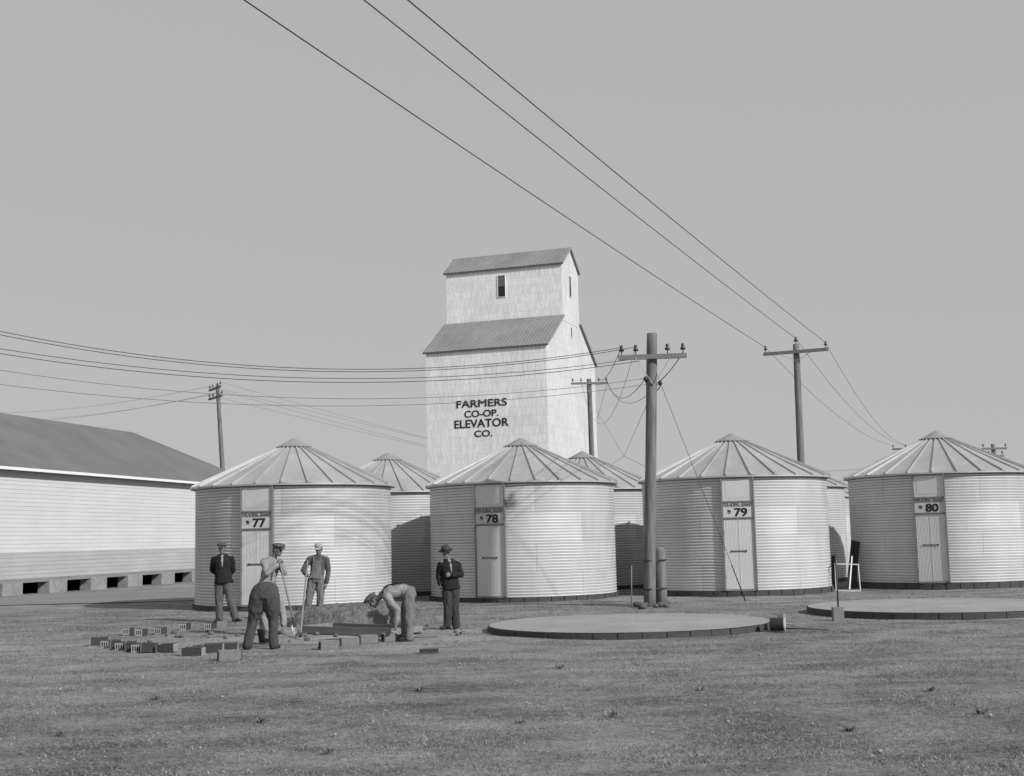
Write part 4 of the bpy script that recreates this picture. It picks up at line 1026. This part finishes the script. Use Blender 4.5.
# man leaning on shovel
o3 = gnd(266, 634.5)
person('man in flat cap and light shirt leaning his chin over a shovel handle', o3, dict(
    head=(.235,-.05,1.585), neck=(.13,0,1.43), waist=(.045,.02,1.10), pelvis=(.02,.02,.94), side=(.72,.69,0), face=(.85,-.42,-.25),
    shL=(-.015,-.13,1.39), elL=(.08,-.30,1.16), wrL=(.26,-.25,1.31), shR=(.235,.14,1.38), elR=(.34,.05,1.15), wrR=(.29,-.14,1.33),
    handL=((.25,.25,.9),(.5,.6,0),(0,.4,1),1.0), handR=((.1,-.5,.6),(.3,-.6,-.4),(0,.4,1),1.0),
    hipL=(-.04,-.05,.89), knL=(-.03,-.08,.48), anL=(-.03,-.03,.10), toeL=(.8,-.6,0), hipR=(.07,.07,.89), knR=(.10,.03,.48), anR=(.07,.12,.10), toeR=(.9,-.3,0)),
    dict(legs='trouser1', top='shirt', hem=.0, hat='flat', hatm='cap1', hair='cap1'), 1.02)
sh_t = o3 + V((.29,-.19,1.44)); shovel(sh_t, gnd(297.5, 637)+V((0,0,-.02)), 'left shovel of the crossing pair, held by the man in the light shirt')
# overalls man
o4 = gnd(315, 619.5)
person('man in light peaked cap and bib overalls holding a shovel upright behind the soil heap', o4, dict(
    head=(.10,-.03,1.585), neck=(.08,.01,1.44), waist=(.06,.01,1.12), pelvis=(.04,0,.93), side=(1,-.05,0), face=(-.1,-1,-.3),
    shL=(-.12,.0,1.39), elL=(-.26,-.03,1.12), wrL=(-.15,-.19,1.00), shR=(.27,.0,1.38), elR=(.31,.02,1.08), wrR=(.27,-.03,.82),
    handL=((.9,-.3,-.15),(.3,-.5,-.8),(0,.2,1),1.0), handR=((-.05,-.05,-1),(-.8,-.3,0),(0,-1,0),.5),
    hipL=(-.05,0,.88), knL=(-.13,-.03,.48), anL=(-.20,0,.10), toeL=(-.5,-1,0), hipR=(.12,0,.88), knR=(.13,-.02,.50), anR=(.10,.04,.10), toeR=(.3,-1,0)),
    dict(legs='denim', top='chambray', bib=True, hem=-.05, hat='work', hatm='cap2'))
shovel(o4+V((-.12,-.26,1.35)), gnd(298.5, 640)+V((0,.15,-.02)), 'right shovel of the crossing pair, held by the man in overalls')
# bending man seen from behind
o2 = gnd(261.5, 649)
person('man bending far forward with his back to the camera, wide dark work trousers', o2, dict(
    head=(.10,.62,.60), neck=(.07,.50,.74), waist=(.05,.18,1.02), pelvis=(.055,.0,.93), side=(1,0,0), face=(.0,.35,-1), hup=(0,1,.3),
    shL=(-.12,.44,.76), elL=(-.06,.48,.50), wrL=(.0,.42,.28), shR=(.24,.42,.74), elR=(.30,.36,.50), wrR=(.315,.30,.36),
    handL=((.1,0,-1),(0,-1,0),(1,0,0),.5), handR=((-.0,0,-1),(-1,0,0),(0,-1,0),.5),
    hipL=(-.045,-.01,.86), knL=(-.15,.03,.47), anL=(-.225,.0,.10), toeL=(-.5,.85,0), hipR=(.15,-.01,.86), knR=(.19,.04,.47), anR=(.20,.0,.10), toeR=(.3,.9,0)),
    dict(legs='trouser2', top='shirt', hem=-.10, hips=1.34, hat='flat', hatm='cap1', wl=.014))
# stooping man in profile
o5 = gnd(408, 640.5)
person('man in light shirt and suspenders stooping in profile over the block ring', o5, dict(
    head=(-.60,-.02,.70), neck=(-.45,.0,.80), waist=(-.11,.0,.87), pelvis=(.03,.0,.84), side=(0,1,0), face=(-.62,-.12,-.80), hup=(-.6,0,.7),
    shL=(-.37,-.17,.77), elL=(-.16,-.20,.55), wrL=(-.19,-.16,.31), shR=(-.38,.17,.74), elR=(-.28,.18,.52), wrR=(-.33,.10,.38),
    handL=((-.05,0,-1),(-.8,.3,0),(0,1,0),.7), handR=((-.2,-.2,-.8),(.5,-.5,0),(0,-1,0),.9),
    hipL=(.04,-.09,.80), knL=(.02,-.10,.44), anL=(.03,-.08,.10), toeL=(-1,-.15,0), hipR=(.03,.09,.80), knR=(-.06,.12,.45), anR=(-.05,.16,.10), toeR=(-1,.1,0)),
    dict(legs='denim', top='shirt2', susp=True, hem=-.05, hat='flat', hatm='cap_check', hips=.98))
# man in felt hat
o6 = gnd(452, 628.5)
person('man in brimmed felt hat and dark jacket standing apart with one hand at his waist', o6, dict(k=.96,
    head=(-.09,-.05,1.475), neck=(-.055,.0,1.345), waist=(-.03,.02,1.04), pelvis=(-.02,.02,.87), side=(.92,.38,0), face=(-.42,-.9,-.28),
    shL=(-.20,-.04,1.29), elL=(-.255,.03,1.05), wrL=(-.22,-.06,.87), shR=(.12,.09,1.29), elR=(.20,.04,1.05), wrR=(.01,-.17,1.05),
    handL=((.1,-.2,-1),(.9,0,0),(0,-1,0),.5), handR=((-1,-.2,0),(.1,.9,0),(0,0,1),.8),
    hipL=(-.09,.0,.83), knL=(-.075,-.03,.46), anL=(-.09,-.02,.10), toeL=(-.8,-1,0), hipR=(.05,.04,.83), knR=(.07,.02,.46), anR=(.075,.06,.10), toeR=(-.1,-1,0)),
    dict(legs='trouser_dark', top='jacket', top_name='jacket', open='shirt', collar='shirt', hem=.09, jk=1.02, hat='felt', hatm='hat'))
